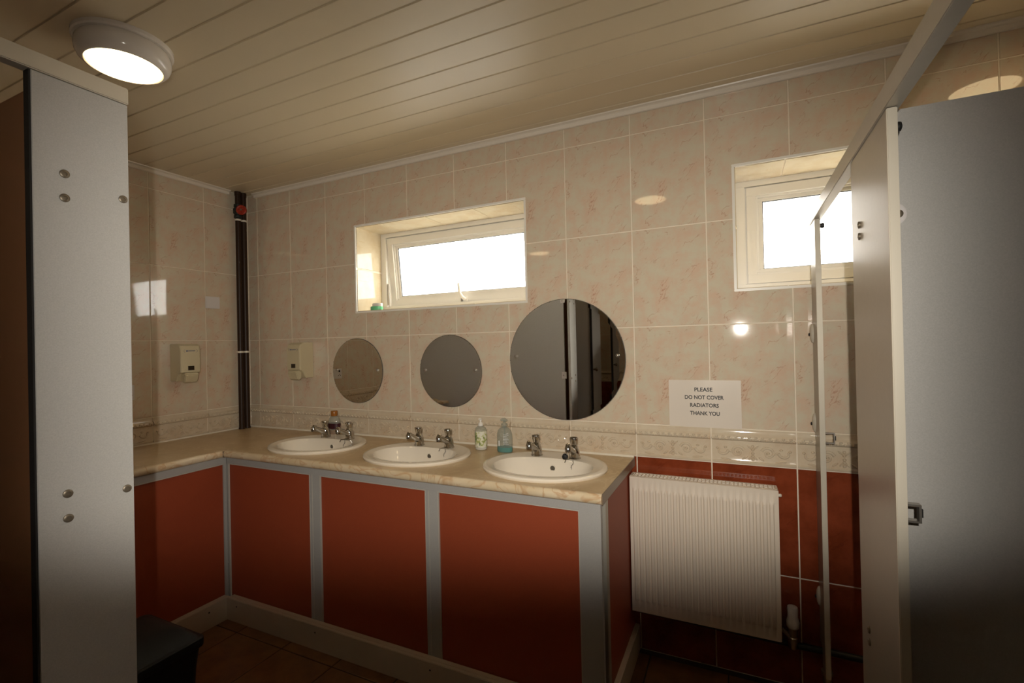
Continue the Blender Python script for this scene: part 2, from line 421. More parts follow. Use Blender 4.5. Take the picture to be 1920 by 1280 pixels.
# relief dado tile: a moulded roll above a frieze of scrolls and a centre flower
def dado_mesh(w_):
    key = ('dado', round(w_, 4))
    if key in TILE_CACHE: return TILE_CACHE[key]
    z0, z1 = -0.0757 + GAP / 2, 0.0757 - GAP / 2
    prof = [(0.0045, z0), (-0.004, z0), (-0.006, z0 + 0.004), (-0.006, z0 + 0.009), (-0.001, z0 + 0.012), (0.0, z0 + 0.014), (0.0, 0.024),
            (-0.005, 0.026), (-0.012, 0.030), (-0.0155, 0.036), (-0.0155, 0.041), (-0.012, 0.047), (-0.005, 0.052), (-0.003, 0.055), (-0.002, z1), (0.0045, z1)]
    mb = MB(); h = w_ / 2 - GAP / 2
    mb.prism(prof, 'x', -h, h)
    rnd = random.Random(3)
    def blob(x, z, rx, rz, d_, ang=0.0, y=0.0):
        n = 8; rings = []
        for f_, dd in ((1.0, 0.0), (0.8, 0.55), (0.45, 0.9)):
            rings.append([(x + f_ * 1.15 * (rx * math.cos(t) * math.cos(ang) - rz * math.sin(t) * math.sin(ang)), y - 1.5 * d_ * dd,
                           z + f_ * (rx * math.cos(t) * math.sin(ang) + rz * math.sin(t) * math.cos(ang))) for t in [2 * PI * i / n for i in range(n)]])
        mb.loft(rings, False, True)
    def swirl(cx, cz, r0, r1, t0, t1, rad):
        n = 16; pts = []
        for i in range(n + 1):
            f_ = i / n; r_ = r0 + (r1 - r0) * f_; t = t0 + (t1 - t0) * f_
            pts.append((cx + r_ * math.cos(t), -0.0022, cz + r_ * math.sin(t)))
        mb.tube(pts, [1.45 * rad * (1 - 0.45 * i / n) for i in range(n + 1)], 8)
    if w_ > 0.2:
        zc = -0.022
        for s in (-1, 1):
            swirl(s * 0.058, zc, 0.026, 0.006, (PI * 0.9 if s > 0 else PI * 0.1), (PI * 0.9 - 2 * PI * 1.25 if s > 0 else PI * 0.1 + 2 * PI * 1.25), 0.0042)
            swirl(s * 0.122, zc + 0.006, 0.027, 0.008, (-PI * 0.98 if s > 0 else -PI * 0.02), (PI * 0.15 if s > 0 else -PI * 1.15), 0.0042)
            blob(s * 0.058, zc, 0.006, 0.006, 0.006); blob(s * 0.106, zc + 0.017, 0.006, 0.005, 0.006); blob(s * 0.138, zc + 0.012, 0.006, 0.005, 0.006)
            blob(s * 0.086, zc + 0.001, 0.012, 0.0045, 0.004, s * 0.5)
            blob(s * 0.105, zc - 0.034, 0.020, 0.004, 0.004, s * 0.12); blob(s * 0.032, zc - 0.026, 0.013, 0.004, 0.004, -s * 0.7)
            blob(s * 0.013, zc + 0.022, 0.012, 0.0035, 0.004, s * 0.8); blob(s * 0.010, zc - 0.024, 0.010, 0.004, 0.004, -s * 0.9)
        for dz in (0.026, 0.012, -0.004, -0.016, -0.030): blob(0, zc + dz, 0.006, 0.0065, 0.0055)
    k = int(w_ / 0.013)
    for i in range(k):                         # beading along the roll
        x = -h + (i + 0.5) * 2 * h / k
        blob(x + rnd.uniform(-.002, .002), 0.0385 + (0.004 if i % 2 else -0.004), 0.0062, 0.0048, 0.0042, 0.6 if i % 2 else -0.6, y=-0.0146)
    me = mb.mesh('dado_tile', smooth=True)
    me.materials.append(M['tile_dado']); TILE_CACHE[key] = me
    return me

rt = random.Random(11)
def tile_wall(wall, width, first, to_world, rot, holes=(), skip=lambda a0, a1, r_: False, flip=False):
    """lay tiles: a runs along the wall from its start; to_world(a, z) gives the point of the tile face"""
    cols = [(0.0, first)] if first > 0.01 else []
    a = first
    while a < width - 0.004:
        cols.append((a, min(a + TW, width))); a += TW
    for ci, (a0, a1) in enumerate(cols):
        for ri in range(len(ZR) - 1):
            z0, z1 = ZR[ri], ZR[ri + 1]
            if skip(a0, a1, ri): continue
            full = a1 - TW / 2 if (ci == 0 and a1 - a0 < TW - .01) else a0 + TW / 2     # centre of the uncut tile
            if ri == 2:
                me = dado_mesh(a1 - a0); p = to_world((a0 + a1) / 2, (z0 + z1) / 2)
                place('dado_tile', me, wall, p, rot); continue
            zc_ = z0 + TH / 2 if ri != 1 and ri != 0 else (z0 + z1) / 2
            rects = [(a0 + GAP / 2, a1 - GAP / 2, z0 + GAP / 2, z1 - GAP / 2)]
            for h in holes:
                rects = [q for r_ in rects for q in subtract(r_, h)]
            if not rects: continue
            rel = [(x0 - full, x1 - full, c0 - zc_, c1 - zc_) for x0, x1, c0, c1 in rects]
            if flip: rel = [(-x1, -x0, c0, c1) for x0, x1, c0, c1 in rel]
            me = tile_mesh('tile_red' if ri < 2 else 'tile_pink', rel)
            tilt = (rt.gauss(0, 0.0009), 0, rot[2] + rt.gauss(0, 0.0009))
            place('wall_tile', me, wall, to_world(full, zc_), tilt)
tile_wall(wall_back, XR, TX0, lambda a, z: (a, 0, z), (0, 0, 0), holes=(W1, W2), skip=lambda a0, a1, r_: r_ < 2 and a1 < 2.65)
tile_wall(wall_left, -YF, 0.3084, lambda a, z: (0, -a, z), (0, 0, PI / 2), skip=lambda a0, a1, r_: r_ < 2 and a1 < 1.7, flip=True)
tile_wall(wall_front, XR, 0.2, lambda a, z: (a, YF, z), (0, 0, PI), flip=True)
tile_wall(wall_right, -YF, 0.2, lambda a, z: (XR, -a, z), (0, 0, -PI / 2))

# ------------------------------------------------------------------ floor
floor = structure(MB().box(-0.3, XR + 0.3, YF - 0.3, 0.36, -0.12, -0.002).build('floor', 'grout_dark'))
def floor_mesh():
    mb = MB(); h = 0.325 / 2 - 0.003; c = 0.002
    mb.loft([[(-h, -h, -0.004), (h, -h, -0.004), (h, h, -0.004), (-h, h, -0.004)], [(-h, -h, -c), (h, -h, -c), (h, h, -c), (-h, h, -c)],
             [(-h + c, -h + c, 0), (h - c, -h + c, 0), (h - c, h - c, 0), (-h + c, h - c, 0)]])
    me = mb.mesh('floor_tile'); me.materials.append(M['floor_tile']); return me
fm = floor_mesh()
for i in range(15):
    for j in range(12):
        x = 0.80 - 0.325 * 2.5 + 0.325 * i + 0.325 * 0.0; y = -0.680 + 0.325 * 1.5 - 0.325 * j
        if -0.1 < x < XR and YF < y < 0:
            place('floor_tile', fm, floor, (x, y, 0), (0, 0, PI / 2 * rt.randint(0, 3)))

# ------------------------------------------------------------------ ceiling of tongue-and-groove planks
ceiling = structure(MB().box(-0.3, XR + 0.3, YF - 0.3, 0.36, ZC + 0.010, ZC + 0.18).build('ceiling', 'pvc'))
PW = 0.1195
def plank_mesh(width):
    h = width / 2 - 0.0004
    prof = [(h, 0.010), (h, 0.0050), (h - 0.0012, 0.0), (-h + 0.0065, 0.0), (-h + 0.0045, 0.0050), (-h, 0.0055), (-h, 0.010)]
    mb = MB(); mb.prism(prof, 'x', 0, XR)
    me = mb.mesh('ceiling_plank'); me.materials.append(M['pvc']); return me
pm = plank_mesh(PW)
y = -0.076; k = 0
place('ceiling_plank', plank_mesh(0.076), ceiling, (0, -0.038, ZC))
while y - PW > YF - 0.05:
    place('ceiling_plank', pm, ceiling, (0, y - PW / 2, ZC)); y -= PW
# coving trim along the walls: two steps
def coving(n, x0, x1, y0, y1, inward):
    mb = MB(); prof = [(0.0, -0.027), (0.010, -0.027), (0.013, -0.024), (0.014, -0.010), (0.020, -0.007), (0.030, -0.005), (0.032, 0.0), (0.0, 0.0)]
    if inward == '-y': mb.prism([(-u, ZC + v) for u, v in prof], 'x', x0, x1)
    elif inward == '+y': mb.prism([(YF + u, ZC + v) for u, v in prof], 'x', x0, x1)
    elif inward == '+x': mb.prism([(u, ZC + v) for u, v in prof], 'y', y0, y1)
    else: mb.prism([(XR - u, ZC + v) for u, v in prof], 'y', y0, y1)
    return structure(mb.build(n, 'trim_white'))
coving('trim_1', 0.085, XR, 0, 0, '-y'); coving('trim_2', 0, 0, YF, -0.14, '+x')
coving('trim_3', 0, XR, 0, 0, '+y'); coving('trim_4', 0, 0, YF, 0, '-x')

# ------------------------------------------------------------------ windows
def window(n, wn, open_deg, label):
    x0, x1, z0, z1 = wn; yf = 0.232
    root = structure(MB().box(x0, x1, yf + 0.02, yf + 0.075, z0, z0 + 0.052).box(x0, x1, yf + 0.02, yf + 0.075, z1 - 0.045, z1)
                     .box(x0, x0 + 0.058, yf + 0.02, yf + 0.075, z0 + 0.052, z1 - 0.045).box(x1 - 0.058, x1, yf + 0.02, yf + 0.075, z0 + 0.052, z1 - 0.045)
                     .build('window_%d' % n, 'upvc', bevel=0.002), label)
    # inner lip of the frame
    MB().box(x0, x1, yf, yf + 0.022, z0, z0 + 0.046).box(x0, x1, yf, yf + 0.022, z1 - 0.036, z1).box(x0, x0 + 0.050, yf, yf + 0.022, z0 + 0.046, z1 - 0.036) \
        .box(x1 - 0.050, x1, yf, yf + 0.022, z0 + 0.046, z1 - 0.036).build('window_frame', 'upvc', root, bevel=0.002)
    # sash, hinged along its top edge; its own origin lies on the hinge
    a0, a1, b0, b1 = x0 + 0.056, x1 - 0.056, z0 + 0.050, z1 - 0.041
    hinge = Vector(((a0 + a1) / 2, yf + 0.03, b1))
    sd = MB(); sw = 0.055
    def ring(y0, y1, i0, i1):
        for r_ in ((a0 + i0, a1 - i0, b0 + i0, b0 + i1), (a0 + i0, a1 - i0, b1 - i1, b1 - i0), (a0 + i0, a0 + i1, b0 + i1, b1 - i1), (a1 - i1, a1 - i0, b0 + i1, b1 - i1)):
            sd.box(r_[0], r_[1], y0, y1, r_[2], r_[3])
    ring(yf + 0.004, yf + 0.05, 0.0, 0.040); ring(yf + 0.014, yf + 0.05, 0.040, 0.050); ring(yf + 0.022, yf + 0.05, 0.050, sw + 0.012)
    me = sd.mesh('sash', hinge, bevel=0.0015); me.materials.append(M['upvc'])
    sash = place('sash', me, root, hinge, (math.radians(open_deg), 0, 0))
    ORG[sash.name] = hinge
    i = sw + 0.004
    MB().box(a0 + i, a1 - i, yf + 0.033, yf + 0.039, b0 + i, b1 - i).build('pane', 'frosted', sash)
    g = MB(); i = sw + 0.012
    for r_ in ((a0 + i, a1 - i, b0 + i, b0 + i + 0.003), (a0 + i, a1 - i, b1 - i - 0.003, b1 - i), (a0 + i, a0 + i + 0.003, b0 + i, b1 - i), (a1 - i - 0.003, a1 - i, b0 + i, b1 - i)):
        g.box(r_[0], r_[1], yf + 0.026, yf + 0.034, r_[2], r_[3])
    g.build('gasket', 'rubber', sash)
    return root, sash, (a0, a1, b0, b1, yf)
win1, sash1, d1 = window(1, W1, 6.0, 'white top-hung frosted window standing ajar above the basins')
win2, sash2, d2 = window(2, W2, 0.0, 'white closed frosted window above the radiator side of the room')
a0, a1, b0, b1, yf = d1
hx = 1.612
MB().box(hx - 0.012, hx + 0.028, yf - 0.012, yf + 0.006, b0 + 0.006, b0 + 0.034).build('handle_base', 'upvc', sash1, bevel=0.003)
MB().tube([(hx + 0.018, yf - 0.016, b0 + 0.018), (hx + 0.004, yf - 0.026, b0 + 0.034), (hx - 0.010, yf - 0.030, b0 + 0.060), (hx - 0.012, yf - 0.032, b0 + 0.122)], [0.011, 0.010, 0.009, 0.008], 8).build('handle_lever', 'upvc', sash1, smooth=True)
MB().box(hx - 0.014, hx - 0.002, yf - 0.016, yf - 0.010, b0 + 0.006, b0 + 0.026).build('handle_keep', 'steel', sash1)
MB().box(a0 - 0.004, a0 + 0.006, yf + 0.006, yf + 0.012, b0 + 0.01, b0 + 0.15).build('window_stay', 'steel', win1)
# tiled reveals and white corner beads, pieces of the back wall
def reveal(wn):
    x0, x1, z0, z1 = wn; yd = 0.231; t = 0.0022
    def piece(name, b_, mat): return MB().box(*b_).build(name, mat, wall_back)
    x = x0; cut = 0.9 * TW * 0.9
    xs_ = [x0] + [x0 + 0.20 + TW * k for k in range(9) if x0 + 0.20 + TW * k < x1 - 0.03] + [x1]
    for a, b_ in zip(xs_[:-1], xs_[1:]):
        piece('reveal_tile', (a + 0.002, b_ - 0.002, 0.008, yd, z1 - 0.0105, z1 - 0.0065), 'tile_reveal')
        piece('reveal_tile', (a + 0.002, b_ - 0.002, 0.008, yd, z0 + 0.0065, z0 + 0.0105), 'tile_reveal')
    zs_ = [z0, z0 + 0.27, z1]
    for a, b_ in zip(zs_[:-1], zs_[1:]):
        piece('reveal_tile', (x0 + 0.0065, x0 + 0.0105, 0.008, yd, a + 0.011, b_ - 0.002), 'tile_reveal')
        piece('reveal_tile', (x1 - 0.0105, x1 - 0.0065, 0.008, yd, a + 0.011, b_ - 0.002), 'tile_reveal')
    for b_ in ((x0 - .001, x1 + .001, 0.009, yd, z1 - 0.0065, z1 + .001), (x0 - .001, x1 + .001, 0.009, yd, z0 - .001, z0 + 0.0065),
               (x0 - .001, x0 + 0.0065, 0.009, yd, z0 + .0065, z1 - .0065), (x1 - 0.0065, x1 + .001, 0.009, yd, z0 + .0065, z1 - .0065)):
        piece('reveal_backing', b_, 'grout')
    e_ = 0.007
    for b_ in ((x0 - 0.004, x1 + 0.004, -0.0022, 0.012, z1 - e_, z1 + 0.004), (x0 - 0.004, x1 + 0.004, -0.0022, 0.012, z0 - 0.004, z0 + e_),
               (x0 - 0.004, x0 + e_, -0.0022, 0.012, z0 + e_, z1 - e_), (x1 - e_, x1 + 0.004, -0.0022, 0.012, z0 + e_, z1 - e_)):
        MB().box(*b_).build('corner_bead', 'upvc', wall_back, bevel=0.0015)
reveal(W1); reveal(W2)
# ground outside
structure(MB().box(-20, 25, 0.40, 40, -0.5, -0.3).build('ground', 'ground'), 'grey paving outside the windows')

# ------------------------------------------------------------------ ceiling lamps
def lamp(x, y, label, lit=True):
    t = thing('ceiling_lamp', label, 'lamp', (x, y, ZC), 'round bulkhead lamps on the planked ceiling')
    MB().lathe([(0.1445, 0.0), (0.1445, -0.012), (0.1402, -0.016), (0.1290, -0.016)], (x, y, ZC), n=48).build('mounting_plate', 'lamp_body', t, smooth=True)
    MB().lathe([(0.1307, -0.016), (0.1359, -0.024), (0.1376, -0.038), (0.1359, -0.055), (0.1290, -0.070), (0.1195, -0.079), (0.1118, -0.082), (0.1075, -0.079)], (x, y, ZC), n=48, cap1=False).build('body', 'lamp_body', t, smooth=True)
    MB().lathe([(0.1092, -0.077), (0.1032, -0.084), (0.0731, -0.090), (0.0344, -0.093), (0.0034, -0.094)], (x, y, ZC), n=48).build('diffuser', 'lamp_lens', t, smooth=True)
    return t
lamp(1.195, -1.325, 'round white bulkhead lamp on the ceiling over the left-wall counter')
lamp(2.60, -1.26, 'round white bulkhead lamp on the ceiling over the open floor before the basins')
lamp(1.15, -2.70, 'round white bulkhead lamp on the ceiling over the cubicle with the brown door')
lamp(4.09, -0.36, 'round white bulkhead lamp on the ceiling over the cubicle by the closed window')

# ------------------------------------------------------------------ vanity cabinets
ZT = 0.895; ZB = 0.857; FY = -0.585; FX = 0.600; YEND = -1.640
cab = thing('vanity_cabinet', 'long boxed-in basin cabinet with three terracotta panels in grey frames', 'cabinet', (1.65, -0.3, 0))
for a, b_ in ((0.612, 1.228), (1.294, 1.916), (1.978, 2.600)):
    p = MB().box(a + 0.004, b_ - 0.004, FY + 0.006, FY + 0.018, 0.10, 0.818).build('panel', 'laminate_red', cab, bevel=0.001)
    e_ = MB()
    for r_ in ((a, b_, 0.818, 0.8225), (a, a + 0.004, 0.10, 0.818), (b_ - 0.004, b_, 0.10, 0.818)):
        e_.box(r_[0], r_[1], FY - 0.001, FY + 0.018, r_[2], r_[3])
    e_.build('panel_edging', 'edging', p)
for a, b_ in ((0.600, 0.612), (1.228, 1.294), (1.916, 1.978)):
    s_ = MB().box(a, b_, FY, FY + 0.020, 0.09, 0.8225).build('stile', 'frame_grey', cab, bevel=0.001)
    if b_ - a > 0.03: MB().box(a + 0.014, a + 0.018, FY - 0.0015, FY + 0.004, 0.09, 0.8225).build('joint_bead', 'edging', s_)
MB().box(0.600, 2.600, FY, FY + 0.020, 0.8225, 0.856).build('top_rail', 'frame_grey', cab, bevel=0.001)
MB().box(2.600, 2.681, FY - 0.002, FY + 0.022, 0.0, 0.856).build('corner_post', 'frame_grey', cab, bevel=0.001)
MB().box(2.655, 2.672, FY + 0.024, FY + 0.055, 0.0, 0.850).build('painted_gap_shade', 'dark', cab)  # solid strip, coloured near-black as the gap's shade
MB().box(2.655, 2.684, FY + 0.055, FY + 0.095, 0.0, 0.846).build('end_trim', 'alu', cab, bevel=0.002)
MB().box(2.660, 2.680, FY + 0.095, -0.008, 0.12, 0.846).build('end_panel', 'laminate_red', cab, bevel=0.001)
MB().box(2.655, 2.684, FY + 0.095, -0.008, 0.846, 0.856).build('end_rail', 'frame_grey', cab)
MB().box(2.660, 2.700, FY + 0.05, -0.008, 0.0, 0.12).build('end_kickboard', 'kick', cab, bevel=0.003)
kb = MB().box(0.642, 2.600, -0.626, -0.608, 0.0, 0.118).box(0.642, 2.600, -0.608, FY + 0.002, 0.106, 0.116).build('kickboard', 'kick', cab, bevel=0.002)
for x in (0.72, 1.29, 1.95, 2.5):
    MB().lathe([(0.004, 0.0), (0.004, 0.001)], (x, -0.6272, 0.085), 'y', 10).build('screw', 'dark', kb)

cab2 = thing('vanity_cabinet', 'boxed-in counter base along the left wall with one wide terracotta panel', 'cabinet', (0.3, -1.1, 0))
p = MB().box(FX - 0.018, FX - 0.006, YEND + 0.01, -0.604, 0.10, 0.818).build('panel', 'laminate_red', cab2, bevel=0.001)
MB().box(FX - 0.018, FX + 0.001, YEND + 0.01, -0.604, 0.818, 0.8225).build('panel_edging', 'edging', p)
MB().box(FX - 0.020, FX, YEND + 0.004, -0.5855, 0.8225, 0.8575).build('top_rail', 'frame_grey', cab2, bevel=0.001)
MB().box(FX - 0.020, FX + 0.001, -0.604, -0.5855, 0.09, 0.8225).build('corner_stile', 'frame_grey', cab2, bevel=0.001)
kb2 = MB().box(0.624, 0.641, YEND + 0.004, -0.608, 0.0, 0.118).box(FX - 0.002, 0.624, YEND + 0.004, -0.608, 0.106, 0.116).build('kickboard', 'kick', cab2, bevel=0.002)
for yy in (-0.72, -1.3): MB().lathe([(0.004, 0.0), (0.004, 0.001)], (0.6412, yy, 0.085), 'x', 10).build('screw', 'dark', kb2)

# ------------------------------------------------------------------ worktop
BAS = (1.000, 1.680, 2.360); BY = -0.322
def ell(cx, cy, a, b_, n=48, back=2.0):
    out = []
    for k in range(n):
        t = 2 * PI * k / n; c, s = math.cos(t), math.sin(t)
        ex = 2.0 / back if s > 0 else 1.0
        out.append((cx + a * math.copysign(abs(c) ** ex, c), cy + b_ * math.copysign(abs(s) ** ex, s)))
    return out
wt = thing('worktop', 'L-shaped tan marbled laminate worktop with rounded veined front edge', 'worktop', (1.2, -0.3, ZB))
plate_holes([(0.003, -0.004), (0.003, -0.590), (2.690, -0.590), (2.690, -0.004)], [list(reversed(ell(c, BY, 0.255, 0.215))) for c in BAS], ZB, ZT).build('slab', 'worktop', wt)
MB().box(0.003, 0.590, YEND + 0.002, -0.5905, ZB, ZT).build('side_slab', 'worktop', wt)
rr = (ZT - ZB) / 2
def nose(): return [(0, ZB)] + [(-0.006 - 0.014 * math.sin(t), ZB + rr - rr * math.cos(t)) for t in [PI * i / 10 for i in range(11)]] + [(0, ZT)]
MB().prism([(-0.590 + u, v) for u, v in nose()], 'x', 0.612, 2.690).build('front_edge', 'worktop_edge', wt, smooth=True)
MB().prism([(0.590 - u, v) for u, v in nose()], 'y', YEND + 0.002, -0.611).build('front_edge', 'worktop_edge', wt, smooth=True)
MB().box(0.590, 0.6115, -0.6105, -0.590, ZB, ZT - 0.0005).build('mitre_block', 'worktop_edge', wt)
MB().box(0.6095, 0.6125, -0.612, -0.600, ZB, ZT - 0.003).build('mitre_joint', 'edge_brown', wt)
MB().box(2.690, 2.6935, -0.602, -0.004, ZB, ZT).build('end_strip', 'edge_brown', wt)
MB().prism([(0.0, ZT), (-0.013, ZT), (-0.009, ZT + 0.004), (-0.006, ZT + 0.008), (0.0, ZT + 0.009)], 'x', 0.01, 2.690).build('sealant_bead', 'seal', wt)
MB().prism([(0.0, ZT), (0.011, ZT), (0.008, ZT + 0.004), (0.006, ZT + 0.007), (0.0, ZT + 0.008)], 'y', YEND + 0.002, -0.014).build('sealant_bead', 'seal', wt)

# ------------------------------------------------------------------ basins and taps
WHICH = ('smallest-gap basin', 'middle basin', 'end basin')
BL = ('oval white inset basin in the worktop, nearest the pipes in the corner', 'oval white inset basin in the worktop, the middle one of three', 'oval white inset basin in the worktop, next to the radiator')
def basin(i):
    cx = BAS[i]
    t = thing('wash_basin', BL[i], 'basin', (cx, BY, ZT), 'inset basins along the worktop')
    def R(dy, a, b_, z, bk=2.0): return [(x, y, z) for x, y in ell(cx, BY + dy, a, b_, 64, bk)]
    rim = MB().loft([R(0, .262, .222, ZT - .012), R(0, .276, .237, ZT), R(0, .278, .239, ZT + .008), R(0, .275, .236, ZT + .014), R(0, .266, .227, ZT + .0175), R(0, .256, .217, ZT + .017),
                     R(-.004, .248, .208, ZT + .0145), R(-.030, .226, .158, ZT + .0135, 2.5), R(-.033, .221, .152, ZT + .0115, 2.6)], False, False)
    rim.build('rim', 'ceramic', t, smooth=True)
    MB().loft([R(-.033, .221, .152, ZT + .0115, 2.6), R(-.034, .215, .146, ZT + .002, 2.6), R(-.036, .205, .138, ZT - .025, 2.5), R(-.040, .185, .122, ZT - .070, 2.3), R(-.042, .150, .098, ZT - .110, 2.1),
               R(-.042, .095, .062, ZT - .132), R(-.042, .030, .026, ZT - .140), R(-.042, .022, .020, ZT - .142)], False, True).build('bowl', 'ceramic', t, smooth=True)
    MB().lathe([(0.023, 0.0), (0.023, 0.004), (0.016, 0.005), (0.015, 0.001)], (cx, BY - 0.042, ZT - 0.1415), n=24).build('waste', 'chrome', t, smooth=True)
    # overflow: dark disc painted as the hole's shade, with a pale lip on the rear wall of the bowl
    oy = BY - 0.036 + 0.138 - 0.005
    MB().lathe([(0.0145, 0.004), (0.0145, -0.0015), (0.0120, -0.0025), (0.0112, 0.003)], (cx + 0.004, oy, ZT - 0.028), 'y', 20).build('overflow_lip', 'ceramic', t, smooth=True)
    MB().lathe([(0.0114, 0.003), (0.0114, -0.0005)], (cx + 0.004, oy, ZT - 0.028), 'y', 20).build('overflow_shade_disc', 'overflow', t)
    return t
for i in range(3): basin(i)

def tap(x, label, chain, yaw=0.0):
    y = -0.176; z = ZT + 0.0135
    t = thing('pillar_tap', label, 'tap', (x, y, z), 'chrome pillar taps on the basins')
    cy, sy = math.cos(yaw), math.sin(yaw)
    def W(u, v, h): return (x + 1.1 * u * cy - v * sy, y + 1.1 * u * sy + v * cy, z + h)
    def ringy(v, h, a, b_, n=20): return [W(a * math.cos(q), v + b_ * math.sin(q), h) for q in [2 * PI * k / n for k in range(n)]]
    MB().loft([ringy(0, 0, .0265, .0265), ringy(0, .005, .0265, .0265), ringy(0, .006, .024, .024)]).build('base_collar', 'chrome', t, smooth=True)
    MB().loft([ringy(0, .005, .0235, .0235), ringy(-.001, .020, .0230, .0240), ringy(-.003, .036, .0215, .0235), ringy(-.004, .050, .0185, .0205), ringy(-.004, .060, .0145, .0155), ringy(-.004, .066, .0120, .0125)]).build('body', 'chrome', t, smooth=True)
    MB().loft([ringy(-.004, .064, .0125, .0125), ringy(-.005, .070, .0150, .0150), ringy(-.006, .084, .0175, .0175), ringy(-.007, .094, .0185, .0185), ringy(-.007, .098, .0165, .0165), ringy(-.007, .100, .010, .010)]).build('push_head', 'chrome', t, smooth=True)
    MB().tube([W(0, -.006, .028), W(0, -.030, .042), W(0, -.060, .058), W(0, -.080, .066)], [.0175, .0145, .0115, .0105], 14).build('spout', 'chrome', t, smooth=True)
    MB().tube([W(0, -.074, .070), W(0, -.087, .074), W(0, -.091, .064), W(0, -.092, .052)], [.010, .0135, .0150, .0135], 14).build('nozzle', 'chrome', t, smooth=True)
    MB().lathe([(.0125, 0.0), (.0125, -.002)], W(0, -.092, .0525), n=14).build('nozzle_opening', 'dark', t)
    if chain:
        MB().tube([W(.010, -.020, .003), W(-.012, -.034, .004), W(-.026, -.040, .001), W(-.030, -.044, -.012)], .0028, 6).build('chain_stay', 'chrome', t, smooth=True)
        ch = MB(); px, py = 0.006, -0.046
        for k in range(9):
            c = W(px + 0.003 * math.sin(k * 1.3) - k * 0.0012, py - 0.0004 * k * 2, -0.002 - k * 0.0068)
            ch.lathe([(0.0006, -.0034), (0.0025, -.0017), (0.0028, 0.0), (0.0025, .0017), (0.0006, .0034)], c, n=6)
        ch.build('chain', 'steel', t, smooth=True)
        if chain == 2:
            MB().lathe([(0.003, -.010), (0.011, -.008), (0.0125, 0.0), (0.014, .003), (0.008, .007), (0.003, .008)], W(-.010, -.103, .030), 'y', 18).build('rubber_plug', 'rubber', t, smooth=True)
            MB().tube([W(0, -.096, .052), W(-.002, -.100, .042), W(-.003, -.103, .034)], .002, 6).build('plug_link', 'steel', t)
    return t
WH = ('the basin nearest the corner pipes', 'the middle basin', 'the basin beside the radiator')
for i in range(3):
    tap(BAS[i] - 0.093, 'chrome push tap without a chain on ' + WH[i], 0)
    tap(BAS[i] + 0.094, ('chrome push tap with a black plug at its spout on ' if i == 2 else 'chrome push tap with a plug chain on ') + WH[i], 2 if i == 2 else 1)

# ------------------------------------------------------------------ bottles on the worktop
x, y = 0.878, -0.080
t = thing('soap_bottle', 'small clear soap bottle with amber cap and plum label', 'bottle', (x, y, ZT))
def oval(mb, c, prof, asp=0.7, n=24):
    return mb.loft([[(c[0] + r_ * math.cos(2 * PI * k / n), c[1] + asp * r_ * math.sin(2 * PI * k / n), c[2] + h) for k in range(n)] for r_, h in prof])
oval(MB(), (x, y, ZT), [(.036, 0), (.040, .005), (.041, .06), (.040, .095), (.034, .112), (.022, .122), (.017, .126)]).build('bottle_body', 'clear', t, smooth=True)
oval(MB(), (x, y, ZT), [(.036, .004), (.037, .04)]).build('liquid', 'amber_cap', t, smooth=True)
oval(MB(), (x, y, ZT), [(.0418, .048), (.0418, .080)]).build('label_band', 'plum', t, smooth=True)
MB().prism([(x - .035, ZT + .030), (x - .020, ZT + .055), (x - .020, ZT + .078), (x - .035, ZT + .100), (x - .041, ZT + .065)], 'y', y - .033, y - .029).build('label_leaf', 'plum', t)
MB().lathe([(.018, .124), (.020, .128), (.020, .153), (.018, .156)], (x, y, ZT), n=24).build('cap', 'amber_cap', t, smooth=True)

x, y = 1.925, -0.105
t = thing('soap_bottle', 'slim white pump soap bottle with a green flowered label', 'bottle', (x, y, ZT))
oval(MB(), (x, y, ZT), [(.027, 0), (.031, .004), (.032, .02), (.032, .100), (.029, .112), (.018, .121), (.012, .124)], .85).build('bottle_body', 'clear', t, smooth=True)
oval(MB(), (x, y, ZT), [(.0275, .002), (.0312, .006), (.0312, .016)], .85).build('bottle_foot', 'white_soap', t, smooth=True)
oval(MB(), (x, y, ZT), [(.0328, .016), (.0328, .098)], .85).build('label_band', 'flower_label', t, smooth=True)
for k, (dx, h, l) in enumerate(((-.022, .040, .034), (-.022, .078, .018), (.006, .026, .016), (-.004, .060, .010))):
    MB().box(x + dx, x + dx + .0035, y - .0305 + abs(dx) * .35, y - .0275 + abs(dx) * .35, ZT + h, ZT + h + l).build('label_print', 'ink_green', t)
MB().lathe([(.0125, .122), (.0135, .124), (.0135, .134), (.008, .140), (.0045, .143), (.0045, .152)], (x, y, ZT), n=20).build('pump_collar', 'white_soap', t, smooth=True)
MB().tube([(x, y, ZT + .150), (x, y - .002, ZT + .158), (x, y - .016, ZT + .160)], [.007, .0065, .004], 10).build('pump_head', 'white_soap', t, smooth=True)

x, y = 2.066, -0.112
t = thing('soap_bottle', 'clear pump bottle with a little teal soap left in the bottom', 'bottle', (x, y, ZT))
oval(MB(), (x, y, ZT), [(.039, 0), (.042, .004), (.042, .060), (.041, .090), (.037, .108), (.024, .122), (.014, .128)], .62).build('bottle_body', 'clear_blue', t, smooth=True)
oval(MB(), (x, y, ZT), [(.038, .002), (.041, .006), (.041, .026)], .60).build('soap_left', 'teal', t, smooth=True)
MB().lathe([(.003, .030), (.003, .128)], (x, y, ZT), n=10).build('dip_tube', 'clear_blue', t)
for k in range(7):
    MB().box(x + .004, x + .034 - .004 * (k % 3), y - .0262, y - .0252, ZT + .044 + k * .0075, ZT + .0465 + k * .0075).build('label_line', 'white_print', t)
MB().box(x - .022, x - .016, y - .0262, y - .0252, ZT + .034, ZT + .060).build('label_line', 'white_print', t)
MB().lathe([(.015, .126), (.016, .130), (.016, .143), (.010, .147), (.006, .150), (.006, .158)], (x, y, ZT), n=20).build('pump_collar', 'clear_blue', t, smooth=True)
